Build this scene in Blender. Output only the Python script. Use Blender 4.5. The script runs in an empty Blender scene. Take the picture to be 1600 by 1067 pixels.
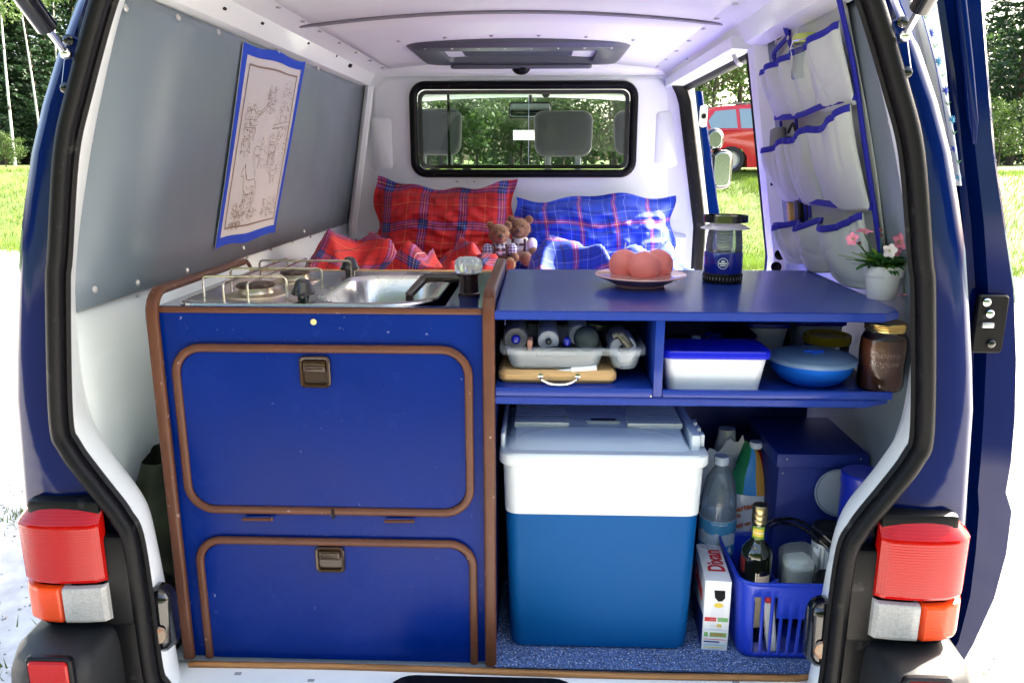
import bpy, bmesh, math, random
import numpy as np
from mathutils import Vector, Matrix, noise
# ---------------------------------------------------------------- camera, sky, sun, exposure
SC = bpy.context.scene
COL = SC.collection
R = math.radians
FPX, PITCH, YAW, CAMZ = 1200.0, R(13.3), R(2.09), 1.55
cam = bpy.data.cameras.new('camera'); camo = bpy.data.objects.new('camera', cam); COL.objects.link(camo)
cam.sensor_width = 36.0; cam.lens = FPX / 1600 * 36; cam.clip_start = 0.02; cam.clip_end = 2000
camo.location = (0, 0, CAMZ); camo.rotation_euler = (R(90) - PITCH, 0, YAW)
SC.camera = camo
SUN_EL, SUN_AZ = R(38), R(32)          # azimuth measured from +x towards +y
wd = bpy.data.worlds.new('World'); SC.world = wd; wd.use_nodes = True
wn = wd.node_tree.nodes; wl = wd.node_tree.links
sky = wn.new('ShaderNodeTexSky'); sky.sky_type = 'NISHITA'; sky.sun_disc = False
sky.sun_elevation = SUN_EL; sky.sun_rotation = R(90) - SUN_AZ; sky.air_density = 1.0; sky.dust_density = 5.0; sky.ozone_density = .4
bg = wn['Background']; bg.inputs['Strength'].default_value = 0.15
wl.new(sky.outputs[0], bg.inputs[0])
sl = bpy.data.lights.new('sun', 'SUN'); sl.energy = 5.0; sl.angle = R(0.55); sl.color = (1, .94, .84)
so = bpy.data.objects.new('sun', sl); COL.objects.link(so)
sd = Vector((math.cos(SUN_EL) * math.cos(SUN_AZ), math.cos(SUN_EL) * math.sin(SUN_AZ), math.sin(SUN_EL)))
so.rotation_euler = sd.to_track_quat('Z', 'Y').to_euler(); so.location = sd * 30
SC.view_settings.view_transform = 'Standard'; SC.view_settings.look = 'None'
SC.view_settings.gamma = 1; SC.view_settings.use_curve_mapping = False
SC.view_settings.exposure = 2.65
SC.render.engine = 'CYCLES'
SC.cycles.max_bounces = 12; SC.cycles.diffuse_bounces = 6; SC.cycles.transparent_max_bounces = 12
SC.cycles.transmission_bounces = 8
try: SC.cycles.use_denoising = True
except Exception: pass
# ---------------------------------------------------------------- helpers
_sp, _cp, _sy, _cy = math.sin(PITCH), math.cos(PITCH), math.sin(YAW), math.cos(YAW)
_fw = Vector((-_sy * _cp, _cy * _cp, -_sp)); _rt = Vector((_cy, _sy, 0)); _up = _rt.cross(_fw)
def P(px, py, x=None, y=None, z=None):
    """point of the place that the photograph shows at this pixel, on the given plane"""
    r = _fw + _rt * ((px - 800) / FPX) + _up * ((533.5 - py) / FPX)
    if y is not None: t = y / r.y
    elif x is not None: t = x / r.x
    else: t = (z - CAMZ) / r.z
    return Vector((0, 0, CAMZ)) + r * t
V = Vector
XC = -0.1
BASE = {}
def rnd(a, b): return random.uniform(a, b)
def lerp(a, b, t): return a + (b - a) * t
def interp(tab, z, k=1):
    if z <= tab[0][0]: return tab[0][k]
    for p, q in zip(tab, tab[1:]):
        if z <= q[0]: return lerp(p[k], q[k], (z - p[0]) / (q[0] - p[0]))
    return tab[-1][k]
def rrect(w, h, r, n=5):
    r = max(min(r, w / 2 - 1e-5, h / 2 - 1e-5), 1e-5); out = []
    for cx, cy, a in ((w/2-r, h/2-r, 0), (-w/2+r, h/2-r, 90), (-w/2+r, -h/2+r, 180), (w/2-r, -h/2+r, 270)):
        for i in range(n + 1):
            t = R(a + 90 * i / n); out.append((cx + r * math.cos(t), cy + r * math.sin(t)))
    return out
def smooth_path(pts, n=6, closed=False):
    """Catmull-Rom through the points"""
    pts = [V(p) for p in pts]; m = len(pts); out = []
    for i in range(m if closed else m - 1):
        g = lambda k: pts[k % m] if closed else pts[min(max(k, 0), m - 1)]
        a, b, c, d = g(i-1), g(i), g(i+1), g(i+2)
        for j in range(n):
            t = j / n
            out.append(0.5 * ((2*b) + (c-a)*t + (2*a-5*b+4*c-d)*t*t + (3*b-a-3*c+d)*t**3))
    if not closed: out.append(pts[-1])
    return out
class MB:
    def __init__(s): s.v = []; s.f = []; s.uv = None
    def add(s, vs, fs):
        o = len(s.v); s.v += [V(p) for p in vs]; s.f += [tuple(i + o for i in f) for f in fs]; return s
    def loft(s, rings, closed=True, cap0=False, cap1=False, loop=False):
        n = len(rings[0]); vs = [p for r in rings for p in r]; fs = []; m = len(rings)
        for i in range(m if loop else m - 1):
            for j in range(n if closed else n - 1):
                k = (j + 1) % n; i2 = (i + 1) % m
                fs.append((i*n+j, i*n+k, i2*n+k, i2*n+j))
        if cap0: fs.append(tuple(range(n))[::-1])
        if cap1: fs.append(tuple((m-1)*n + j for j in range(n)))
        return s.add(vs, fs)
    def box(s, x0, x1, y0, y1, z0, z1, bev=0, seg=2):
        if bev <= 0:
            return s.add([(x, y, z) for z in (z0, z1) for y in (y0, y1) for x in (x0, x1)],
                         [(0,2,3,1), (4,5,7,6), (0,1,5,4), (2,6,7,3), (0,4,6,2), (1,3,7,5)])
        bm = bmesh.new(); bmesh.ops.create_cube(bm, size=1)
        for v in bm.verts: v.co = V((lerp(x0, x1, v.co.x+.5), lerp(y0, y1, v.co.y+.5), lerp(z0, z1, v.co.z+.5)))
        bmesh.ops.bevel(bm, geom=list(bm.edges), offset=bev, segments=seg, affect='EDGES', profile=.5)
        bm.verts.index_update(); s.add([v.co.copy() for v in bm.verts], [[v.index for v in f.verts] for f in bm.faces]); bm.free(); return s
    def tube(s, pts, r, n=8, closed=False, caps=True):
        pts = [V(p) for p in pts]; m = len(pts); rings = []; A = None
        for i, p in enumerate(pts):
            if closed: t = pts[(i+1) % m] - pts[i-1]
            else: t = pts[min(i+1, m-1)] - pts[max(i-1, 0)]
            t.normalize()
            if A is None: A = t.orthogonal().normalized()
            A = (A - t * A.dot(t)); A = A.normalized() if A.length > 1e-6 else t.orthogonal().normalized()
            B = t.cross(A); rr = r[i] if isinstance(r, (list, tuple)) else r
            rings.append([p + (A * math.cos(2*math.pi*j/n) + B * math.sin(2*math.pi*j/n)) * rr for j in range(n)])
        return s.loft(rings, True, caps and not closed, caps and not closed, closed)
    def sweep(s, pts, sec, ref, closed=False, caps=True):
        pts = [V(p) for p in pts]; m = len(pts); rings = []; ref = V(ref)
        for i, p in enumerate(pts):
            if closed: t = pts[(i+1) % m] - pts[i-1]
            else: t = pts[min(i+1, m-1)] - pts[max(i-1, 0)]
            t.normalize(); A = (ref - t * ref.dot(t)).normalized(); B = t.cross(A)
            rings.append([p + A * a + B * b for a, b in sec])
        return s.loft(rings, True, caps and not closed, caps and not closed, closed)
    def lathe(s, prof, c=(0, 0, 0), n=24, M4=None, sx=1, sy=1, cap=True):
        c = V(c); rings = []
        for r, z in prof:
            ring = [V((r*sx*math.cos(2*math.pi*j/n), r*sy*math.sin(2*math.pi*j/n), z)) for j in range(n)]
            rings.append([c + (M4 @ p if M4 else p) for p in ring])
        return s.loft(rings, True, cap and prof[0][0] > 1e-4, cap and prof[-1][0] > 1e-4)
    def rbox(s, c, w, h, d, r=.01, e=.002, X=(1,0,0), Y=(0,0,1), n=5, taper=0):
        """rounded rectangle w x h in axes X,Y extruded d along X x Y (both ways from c), edges eased by e"""
        X = V(X).normalized(); Y = V(Y).normalized(); Z = X.cross(Y); c = V(c); rings = []
        for dz, ins in ((-d/2, e), (-d/2+e, 0), (d/2-e, 0), (d/2, e)):
            k = taper * (dz / d + .5)
            rings.append([c + X*a + Y*b + Z*dz for a, b in rrect(w-2*ins-2*k, h-2*ins-2*k, max(r-ins, 1e-4), n)])
        return s.loft(rings, True, True, True)
    def grid(s, fn, nu, nv, uvs=None):
        o = len(s.v); vs = []; fs = []
        for j in range(nv + 1):
            for i in range(nu + 1): vs.append(fn(i / nu, j / nv))
        for j in range(nv):
            for i in range(nu):
                a = j*(nu+1)+i; fs.append((a, a+1, a+nu+2, a+nu+1))
        s.add(vs, fs)
        if uvs is not None:
            if s.uv is None: s.uv = {}
            for j in range(nv + 1):
                for i in range(nu + 1): s.uv[o + j*(nu+1)+i] = uvs(i / nu, j / nv)
        return s
    def sphere(s, c, r, n=12, m=8, sc=(1,1,1), rot=None):
        c = V(c); rings = []
        for i in range(m + 1):
            t = math.pi * i / m; rings.append([])
            for j in range(n):
                p = V((r*sc[0]*math.sin(t)*math.cos(2*math.pi*j/n), r*sc[1]*math.sin(t)*math.sin(2*math.pi*j/n), -r*sc[2]*math.cos(t)))
                if i in (0, m): p += V((1e-5*math.cos(2*math.pi*j/n), 1e-5*math.sin(2*math.pi*j/n), 0))
                rings[-1].append(c + (rot @ p if rot else p))
        return s.loft(rings, True, True, True)
    def xform(s, M4): s.v = [M4 @ p for p in s.v]; return s
    def build(s, name, mat, parent=None, sharp=38, local=False, flip=False):
        b = V((0, 0, 0)) if (local or parent is None) else BASE.get(parent.name, V((0, 0, 0)))
        me = bpy.data.meshes.new(name)
        me.from_pydata([tuple(p - b) for p in s.v], [], s.f if not flip else [f[::-1] for f in s.f])
        if s.uv:
            ul = me.uv_layers.new(name='UVMap')
            for lp in me.loops: ul.data[lp.index].uv = s.uv.get(lp.vertex_index, (0, 0))
        me.materials.append(mat)
        if sharp is not None:
            me.polygons.foreach_set('use_smooth', [True]*len(me.polygons)); me.set_sharp_from_angle(angle=R(sharp))
        me.update()
        return link(name, me, parent)
def link(name, me, parent=None):
    o = bpy.data.objects.new(name, me); COL.objects.link(o)
    if parent is not None:
        o.parent = parent; BASE[o.name] = BASE.get(parent.name, V((0, 0, 0)))
    return o
def fixn(o):
    bm = bmesh.new(); bm.from_mesh(o.data); bmesh.ops.recalc_face_normals(bm, faces=bm.faces); bm.to_mesh(o.data); bm.free(); return o
def solid(o, t, off=-1):
    m = o.modifiers.new('thickness', 'SOLIDIFY'); m.thickness = t; m.offset = off; return o
def subs(o, k=1):
    m = o.modifiers.new('subdivision', 'SUBSURF'); m.levels = k; m.render_levels = k; return o
def tag(o, label, cat, group=None, kind=None):
    if label: o['label'] = label
    if cat: o['category'] = cat
    if group: o['group'] = group
    if kind: o['kind'] = kind
    return o
def thing(name, label, cat, loc=(0, 0, 0), group=None):
    o = bpy.data.objects.new(name, None); COL.objects.link(o); o.location = loc; o.empty_display_size = .05
    BASE[o.name] = V(loc); return tag(o, label, cat, group)
def inst(o, mat4, parent):
    """a copy of a small piece sharing its mesh, placed by a world matrix under parent"""
    c = bpy.data.objects.new(o.name.split('.')[0], o.data); COL.objects.link(c); c.parent = parent
    c.matrix_local = Matrix.Translation(-BASE.get(parent.name, V((0, 0, 0)))) @ mat4; return c
def frame(o, zdir, xdir=None):
    z = V(zdir).normalized(); x = V(xdir).normalized() if xdir is not None else z.orthogonal().normalized()
    x = (x - z * x.dot(z)).normalized(); y = z.cross(x)
    return Matrix(((x.x, y.x, z.x, o[0]), (x.y, y.y, z.y, o[1]), (x.z, y.z, z.z, o[2]), (0, 0, 0, 1)))
def text(name, s, size, o, xdir, zdir, mat, parent, shear=0, ext=.0003, align='CENTER', sx=1, bold=0):
    cu = bpy.data.curves.new(name, 'FONT'); cu.body = s; cu.size = size; cu.align_x = align; cu.align_y = 'CENTER'
    cu.extrude = ext; cu.shear = shear; cu.resolution_u = 3; cu.offset = bold
    t = bpy.data.objects.new(name, cu); COL.objects.link(t); bpy.context.view_layer.update()
    me = bpy.data.meshes.new_from_object(t.evaluated_get(bpy.context.evaluated_depsgraph_get()))
    bpy.data.objects.remove(t); bpy.data.curves.remove(cu)
    b = BASE.get(parent.name, V((0, 0, 0)))
    me.transform(Matrix.Translation(-b) @ frame(V(o), zdir, xdir) @ Matrix.Diagonal((sx, 1, 1, 1)))
    me.materials.clear(); me.materials.append(mat); me.name = name
    return link(name, me, parent)
# ---------------------------------------------------------------- materials
def M(name, col, rough=.5, metal=0, coat=0, trans=0, ior=1.45, bump=None, var=None, alpha=1, sheen=0, sss=0, spec=.5, dirt=None, rvar=0, aniso=None):
    m = bpy.data.materials.new(name); m.use_nodes = True; nt = m.node_tree; b = nt.nodes['Principled BSDF']; L = nt.links
    i = b.inputs; i['Base Color'].default_value = (*col, 1); i['Roughness'].default_value = rough; i['Metallic'].default_value = metal
    i['Coat Weight'].default_value = coat; i['Coat Roughness'].default_value = .06; i['Transmission Weight'].default_value = trans; i['IOR'].default_value = ior
    i['Alpha'].default_value = alpha; i['Sheen Weight'].default_value = sheen; i['Specular IOR Level'].default_value = spec
    if sss: i['Subsurface Weight'].default_value = sss; i['Subsurface Scale'].default_value = .02
    tc = nt.nodes.new('ShaderNodeTexCoord')
    def nz(scale, detail=4, stretch=None, rough_=.55):
        n = nt.nodes.new('ShaderNodeTexNoise'); n.inputs['Scale'].default_value = scale; n.inputs['Detail'].default_value = detail; n.inputs['Roughness'].default_value = rough_
        if stretch:
            mp = nt.nodes.new('ShaderNodeMapping'); mp.inputs['Scale'].default_value = stretch
            L.new(tc.outputs['Object'], mp.inputs[0]); L.new(mp.outputs[0], n.inputs['Vector'])
        else: L.new(tc.outputs['Object'], n.inputs['Vector'])
        return n
    src = None
    if var:
        n = nz(var[0], 5, var[2] if len(var) > 2 else None); rp = nt.nodes.new('ShaderNodeValToRGB')
        e = rp.color_ramp.elements; a = var[1]
        e[0].position = .3; e[1].position = .7
        e[0].color = (*[c*(1-a) for c in col], 1); e[1].color = (*[min(1, c*(1+a)) for c in col], 1)
        L.new(n.outputs['Fac'], rp.inputs[0]); src = rp.outputs[0]; L.new(src, i['Base Color'])
    if dirt:   # (colour, noise scale, threshold, softness, strength)
        n = nz(dirt[1], 8, None, .65); mr = nt.nodes.new('ShaderNodeMapRange')
        mr.inputs['From Min'].default_value = dirt[2]; mr.inputs['From Max'].default_value = dirt[2] + dirt[3]; mr.inputs['To Max'].default_value = dirt[4]
        L.new(n.outputs['Fac'], mr.inputs['Value']); mx = nt.nodes.new('ShaderNodeMix'); mx.data_type = 'RGBA'
        L.new(mr.outputs[0], mx.inputs[0]); mx.inputs[7].default_value = (*dirt[0], 1)
        if src: L.new(src, mx.inputs[6])
        else: mx.inputs[6].default_value = (*col, 1)
        L.new(mx.outputs[2], i['Base Color'])
    if rvar:
        n = nz(6, 6); mr = nt.nodes.new('ShaderNodeMapRange'); mr.inputs['To Min'].default_value = max(.02, rough-rvar); mr.inputs['To Max'].default_value = rough+rvar
        mr.inputs['From Min'].default_value = .3; mr.inputs['From Max'].default_value = .7
        L.new(n.outputs['Fac'], mr.inputs['Value']); L.new(mr.outputs[0], i['Roughness'])
    if bump:
        n = nz(bump[0], 4, bump[2] if len(bump) > 2 else None); bp = nt.nodes.new('ShaderNodeBump'); bp.inputs['Strength'].default_value = bump[1]; bp.inputs['Distance'].default_value = .002
        L.new(n.outputs['Fac'], bp.inputs['Height']); L.new(bp.outputs[0], i['Normal'])
        if coat: L.new(bp.outputs[0], i['Coat Normal'])
    return m
def wave_bump(m, scale, strength, axis='Z', dist=.002):
    nt = m.node_tree; b = nt.nodes['Principled BSDF']; tc = nt.nodes.new('ShaderNodeTexCoord'); w = nt.nodes.new('ShaderNodeTexWave')
    w.bands_direction = axis; w.inputs['Scale'].default_value = scale; nt.links.new(tc.outputs['Object'], w.inputs['Vector'])
    bp = nt.nodes.new('ShaderNodeBump'); bp.inputs['Strength'].default_value = strength; bp.inputs['Distance'].default_value = dist
    nt.links.new(w.outputs['Fac'], bp.inputs['Height']); nt.links.new(bp.outputs[0], b.inputs['Normal']); return m
def tartan(name, setts, k=.5):
    """woven check: warp and weft ramps mixed half and half; setts = [(position, colour), ...]"""
    m = bpy.data.materials.new(name); m.use_nodes = True; nt = m.node_tree; b = nt.nodes['Principled BSDF']; L = nt.links
    uv = nt.nodes.new('ShaderNodeUVMap'); sp = nt.nodes.new('ShaderNodeSeparateXYZ'); L.new(uv.outputs[0], sp.inputs[0]); outs = []
    for ax in (0, 1):
        fr = nt.nodes.new('ShaderNodeMath'); fr.operation = 'FRACT'; L.new(sp.outputs[ax], fr.inputs[0])
        rp = nt.nodes.new('ShaderNodeValToRGB'); rp.color_ramp.interpolation = 'CONSTANT'; e = rp.color_ramp.elements
        while len(e) < len(setts): e.new(.5)
        for k_, (p, c) in enumerate(setts): e[k_].position = p; e[k_].color = (*c, 1)
        L.new(fr.outputs[0], rp.inputs[0]); outs.append(rp.outputs[0])
    mx = nt.nodes.new('ShaderNodeMix'); mx.data_type = 'RGBA'; mx.inputs[0].default_value = k
    L.new(outs[0], mx.inputs[6]); L.new(outs[1], mx.inputs[7]); L.new(mx.outputs[2], b.inputs['Base Color'])
    b.inputs['Roughness'].default_value = .75; b.inputs['Sheen Weight'].default_value = .05
    tc = nt.nodes.new('ShaderNodeTexCoord'); n = nt.nodes.new('ShaderNodeTexNoise'); n.inputs['Scale'].default_value = 24; n.inputs['Detail'].default_value = 6
    L.new(tc.outputs['Object'], n.inputs['Vector']); bp = nt.nodes.new('ShaderNodeBump'); bp.inputs['Strength'].default_value = .35; bp.inputs['Distance'].default_value = .008
    L.new(n.outputs['Fac'], bp.inputs['Height']); L.new(bp.outputs[0], b.inputs['Normal'])
    return m
def glass(name, col=(1,1,1), rough=.02, alpha=.12, tint=None, ior=1.5):
    """thin pane: mostly see-through with a reflection, lets light pass"""
    m = bpy.data.materials.new(name); m.use_nodes = True; nt = m.node_tree; nt.nodes.remove(nt.nodes['Principled BSDF'])
    t = nt.nodes.new('ShaderNodeBsdfTransparent'); t.inputs[0].default_value = (*(tint or col), 1)
    g = nt.nodes.new('ShaderNodeBsdfGlossy'); g.inputs['Roughness'].default_value = rough
    f = nt.nodes.new('ShaderNodeFresnel'); f.inputs[0].default_value = ior
    a = nt.nodes.new('ShaderNodeMixShader'); nt.links.new(f.outputs[0], a.inputs[0]); nt.links.new(t.outputs[0], a.inputs[1]); nt.links.new(g.outputs[0], a.inputs[2])
    out = nt.nodes['Material Output']
    if alpha:
        d = nt.nodes.new('ShaderNodeBsdfDiffuse'); d.inputs[0].default_value = (*col, 1)
        tl = nt.nodes.new('ShaderNodeBsdfTranslucent'); tl.inputs[0].default_value = (*col, 1)
        dd = nt.nodes.new('ShaderNodeMixShader'); dd.inputs[0].default_value = .5; nt.links.new(d.outputs[0], dd.inputs[1]); nt.links.new(tl.outputs[0], dd.inputs[2])
        b2 = nt.nodes.new('ShaderNodeMixShader'); b2.inputs[0].default_value = alpha
        nt.links.new(a.outputs[0], b2.inputs[1]); nt.links.new(dd.outputs[0], b2.inputs[2]); nt.links.new(b2.outputs[0], out.inputs[0])
    else: nt.links.new(a.outputs[0], out.inputs[0])
    return m
m_blue = M('van paint blue', (.0005, .007, .065), .06, coat=.1, spec=.24, dirt=((.08,.09,.12), 60, .68, .08, .4), bump=(900, .015))
m_white = M('van paint white', (.83, .865, .865), .32, coat=.3, dirt=((.45,.42,.38), 9, .62, .2, .30), bump=(60, .02))
m_grey = M('grey laminate', (.175, .215, .26), .34, bump=(700, .12), var=(2.2, .06), rvar=.06)
m_wlam = M('white laminate', (.74, .785, .79), .33, bump=(300, .05), dirt=((.5,.47,.44), 5, .6, .25, .3))
m_ceil = M('ceiling panel', (.77, .805, .80), .42, bump=(500, .06), var=(1.6, .03))
m_rub = M('black rubber', (.005, .005, .006), .40, spec=.18, bump=(300, .25), dirt=((.10,.10,.09), 26, .62, .14, .45))
m_blk = M('black plastic', (.005, .005, .006), .35, spec=.2, bump=(500, .15), dirt=((.12,.12,.12), 22, .6, .2, .4))
m_blkgl = M('gloss black', (.006, .006, .007), .12, coat=.6)
m_bump = M('bumper plastic', (.012, .013, .0145), .40, spec=.3, bump=(1200, .35), dirt=((.08,.08,.075), 14, .58, .25, .4))
m_dkgrey = M('dark grey plastic', (.085, .095, .11), .4, bump=(600, .2))
m_seat = M('grey seat cloth', (.032, .032, .040), .85, bump=(800, .4), sheen=.2)
m_steel = M('stainless steel', (.62, .62, .61), .24, metal=1, rvar=.08, bump=(40, .06, (1, 14, 1)))
m_chrome = M('chrome', (.78, .78, .78), .12, metal=1)
m_wire = M('chrome wire', (.62, .56, .47), .26, metal=1, dirt=((.12,.05,.02), 40, .52, .15, .8))
m_zinc = M('grey rivet', (.50, .50, .50), .4, metal=.6)
m_cab = M('cabinet blue paint', (.0001, .015, .150), .24, spec=.12, bump=(260, .16), var=(3, .14), rvar=.09, dirt=((.22,.25,.4), 70, .672, .03, .7))
m_work = M('blue laminate worktop', (.006, .014, .085), .14, coat=.5, bump=(200, .03))
m_ctr = M('painted blue wood', (.010, .034, .24), .26, coat=.1, spec=.28, bump=(45, .12, (.12, 2.2, 2.2)), var=(8, .10, (.2, 2, 2)))
m_ctrd = M('dark blue paint', (.006, .015, .12), .5, spec=.25, bump=(90, .2))
m_trim = M('brown edge trim', (.095, .033, .016), .38, spec=.35, bump=(300, .08), var=(14, .12), dirt=((.55,.45,.4), 70, .66, .04, .6))
m_latch = M('brown latch plastic', (.032, .015, .006), .2, coat=.15, spec=.35)
m_wood = M('raw plywood edge', (.42, .19, .06), .65, var=(12, .35, (.5, 6, 14)), bump=(80, .4, (.3, 3, 6)))
m_beech = M('beech board', (.64, .39, .16), .45, var=(7, .22, (.7, 1, 7)), bump=(60, .15, (.4, 1, 6)))
m_carpet = M('blue carpet', (.055, .11, .27), .95, var=(200, .8), bump=(400, 1.0), dirt=((.65,.7,.8), 240, .56, .06, .9))
m_hole = M('dark hole', (.004, .004, .004), .9)
m_pane = glass('window glass', (.9,.95,.92), .01, 0, (.90,.95,.92), 1.28)
m_clear = glass('clear plastic', (.9,.95,1), .03, .10, (.93,.96,1))
m_milky = glass('milky plastic', (.66,.76,.84), .10, .20, (.92,.96,1))
# ================================================================ ground, meadow, forest
random.seed(3); RNG = np.random.default_rng(5)
def edge_y(x): return 11.83 - .155 * max(-14, min(14, x)) + .35 * noise.noise(V((x*.6, 0, 0))) + .22 * noise.noise(V((x*2.3, 3, 0)))
def ground_z(x, y):
    t = min(max((y - edge_y(x)) / 8.0, 0), 1); return 1.22 * t*t*(3-2*t) + (.05 * noise.noise(V((x*.35, y*.35, 4))) if t > 0 else 0) * min(1, t*4)
def raw_mesh(name, vs, fs, mat, nper):
    """fast mesh from numpy arrays with faces of equal size"""
    me = bpy.data.meshes.new(name); me.vertices.add(len(vs)); me.vertices.foreach_set('co', np.asarray(vs, np.float32).ravel())
    me.loops.add(fs.size); me.loops.foreach_set('vertex_index', fs.astype(np.int32).ravel())
    me.polygons.add(len(fs)); me.polygons.foreach_set('loop_start', np.arange(len(fs), dtype=np.int32) * nper)
    me.materials.append(mat); me.update(calc_edges=True); return me
m_gravel = M('pale gravel', (.56, .54, .50), .9, var=(9, .22), bump=(55, 1.0), dirt=((.16,.17,.06), 1.3, .60, .12, .6))
nt = m_gravel.node_tree
m_meadow = M('meadow turf', (.085, .13, .016), .9, var=(1.3, .35), bump=(30, 1.0), dirt=((.20,.16,.05), 2.5, .6, .2, .5))
def leafmat(name, col, var=.45, scale=.35):
    m = M(name, col, .55, var=(scale, var)); nt = m.node_tree; b = nt.nodes['Principled BSDF']; out = nt.nodes['Material Output']
    t = nt.nodes.new('ShaderNodeBsdfTranslucent'); mx = nt.nodes.new('ShaderNodeMixShader'); mx.inputs[0].default_value = .35
    src = b.inputs['Base Color'].links[0].from_socket; nt.links.new(src, t.inputs[0])
    nt.links.new(b.outputs[0], mx.inputs[1]); nt.links.new(t.outputs[0], mx.inputs[2]); nt.links.new(mx.outputs[0], out.inputs[0]); return m
m_lf1 = leafmat('leaf green', (.042, .075, .015)); m_lf2 = leafmat('leaf light green', (.068, .115, .024)); m_lf3 = leafmat('needle green', (.022, .052, .018), .4)
m_lfd = leafmat('wood foliage', (.045, .082, .02), .6, .12); m_grass = leafmat('grass blades', (.12, .19, .022), .4, 1.1)
m_bark = M('dark bark', (.07, .05, .035), .9, bump=(20, 1)); m_birch = M('birch bark', (.55, .53, .48), .8, dirt=((.04,.035,.03), 3, .56, .05, 1))
g = MB(); g.box(-400, 400, -400, 16, -.5, 0); gr = g.build('ground', m_gravel, sharp=None); tag(gr, None, None, kind='structure')
xs = [-400, -200, -100, -60, -40] + [x * 1.5 for x in range(-18, 19)] + [40, 60, 100, 200, 400]
mb = MB(); ys = [-.35, 0, .5, 1, 1.6, 2.4, 3.2, 4, 5, 6, 7, 8, 9, 11, 14, 20, 30, 50, 90, 200, 390]; vs = []; fs = []
for x in xs:
    for k, d in enumerate(ys):
        y = edge_y(x) + d; vs.append((x, y, (-.05 if k == 0 else .012 + ground_z(x, y))))
n_ = len(ys)
for i in range(len(xs) - 1):
    for j in range(n_ - 1): fs.append((i*n_+j, (i+1)*n_+j, (i+1)*n_+j+1, i*n_+j+1))
mb.add(vs, fs); me_ = mb.build('meadow', m_meadow); tag(me_, None, None, kind='structure')
rd = MB(); rd.grid(lambda u, v: V((400*(2*u-1)**3, lerp(-7.2, -.2, v) + (.12*math.sin(u*60) if v > .9 else 0), .006 if .1 < v < .9 else -.02)), 60, 12); tag(rd.build('added_dark_ground', M('dark added ground', (.075,.073,.070), .85, var=(20,.2), bump=(120,.8))), None, None, kind='structure')  # unseen dark strip behind the camera, added to darken reflections and fill light
mb = MB(); mb.grid(lambda u, v: V((400*(2*u-1)**3, (-6.6 + .25*math.sin(u*70) + .15*math.sin(u*190)) - (0, .25, 1, 3, 8, 25, 90, 390)[round(v*7)], -.03 if v < .01 else .012)), 120, 7); mbk = mb.build('meadow', m_meadow); tag(mbk, None, None, kind='structure')  # unseen turf sheet behind the camera, added to darken what the paint reflects
# grass blades
def grass(n, x0, x1, d0, d1, hmin, hmax):
    V_ = []; k = 0
    xs = RNG.uniform(x0, x1, n); ds = d0 + (d1 - d0) * RNG.random(n) ** 1.3
    pts = np.zeros((n, 3))
    for i in range(n):
        y = edge_y(xs[i]) + ds[i]; pts[i] = (xs[i], y, ground_z(xs[i], y))
    a = RNG.uniform(0, 6.283, n); h = RNG.uniform(hmin, hmax, n); w = RNG.uniform(.004, .010, n) * (1 + ds * .06); le = RNG.uniform(.1, .6, n) * h
    dx, dy = np.cos(a), np.sin(a); b = RNG.uniform(0, 6.283, n)
    v = np.zeros((n, 3, 3)); v[:, 0] = pts; v[:, 1] = pts; v[:, 2] = pts
    v[:, 0, 0] -= dx*w; v[:, 0, 1] -= dy*w; v[:, 1, 0] += dx*w; v[:, 1, 1] += dy*w
    v[:, 2, 0] += np.cos(b)*le; v[:, 2, 1] += np.sin(b)*le; v[:, 2, 2] += h
    return v.reshape(-1, 3)
gv = np.concatenate([grass(60000, -16, 12, -.25, 11, .05, .14), grass(45000, 1.5, 6.5, -.1, 9, .05, .13), grass(9000, -16, 12, -.5, .6, .05, .12)])
o = link('grass', raw_mesh('grass', gv, np.arange(len(gv)).reshape(-1, 3), m_grass, 3)); tag(o, 'short sunlit meadow grass beyond the gravel', 'grass', kind='stuff')
# loose stones and weeds on the gravel
def pebbles(n):
    base = np.array([(1,0,0),(-1,0,0),(0,1,0),(0,-1,0),(0,0,1),(0,0,-.6)], float); tri = np.array([(0,2,4),(2,1,4),(1,3,4),(3,0,4),(2,0,5),(1,2,5),(3,1,5),(0,3,5)])
    side = RNG.random(n) < .5; y = .2 + 10.5 * RNG.random(n) ** 1.6
    x = np.where(side, -1.15 - RNG.random(n) * (1.2 + y * .75), .98 + RNG.random(n) * (1.0 + y * .75))
    s = RNG.uniform(.003, .010, n); v = base[None] * (s[:, None, None] * RNG.uniform(.6, 1.3, (n, 6, 3))); an = RNG.uniform(0, 6.283, n)
    c, s_ = np.cos(an)[:, None], np.sin(an)[:, None]; X = v[:, :, 0]*c - v[:, :, 1]*s_; Y = v[:, :, 0]*s_ + v[:, :, 1]*c
    v[:, :, 0] = X + x[:, None]; v[:, :, 1] = Y + y[:, None]; v[:, :, 2] += s[:, None]*.3
    return v.reshape(-1, 3), (tri[None] + (np.arange(n)*6)[:, None, None]).reshape(-1, 3)
pv, pf = pebbles(9000); m_peb = M('loose stone', (.56, .54, .50), .85, var=(14, .25))
o = link('loose_gravel', raw_mesh('loose_gravel', pv, pf, m_peb, 3)); tag(o, 'loose pale gravel stones beside the van', 'gravel', kind='stuff')
wv = []
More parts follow.
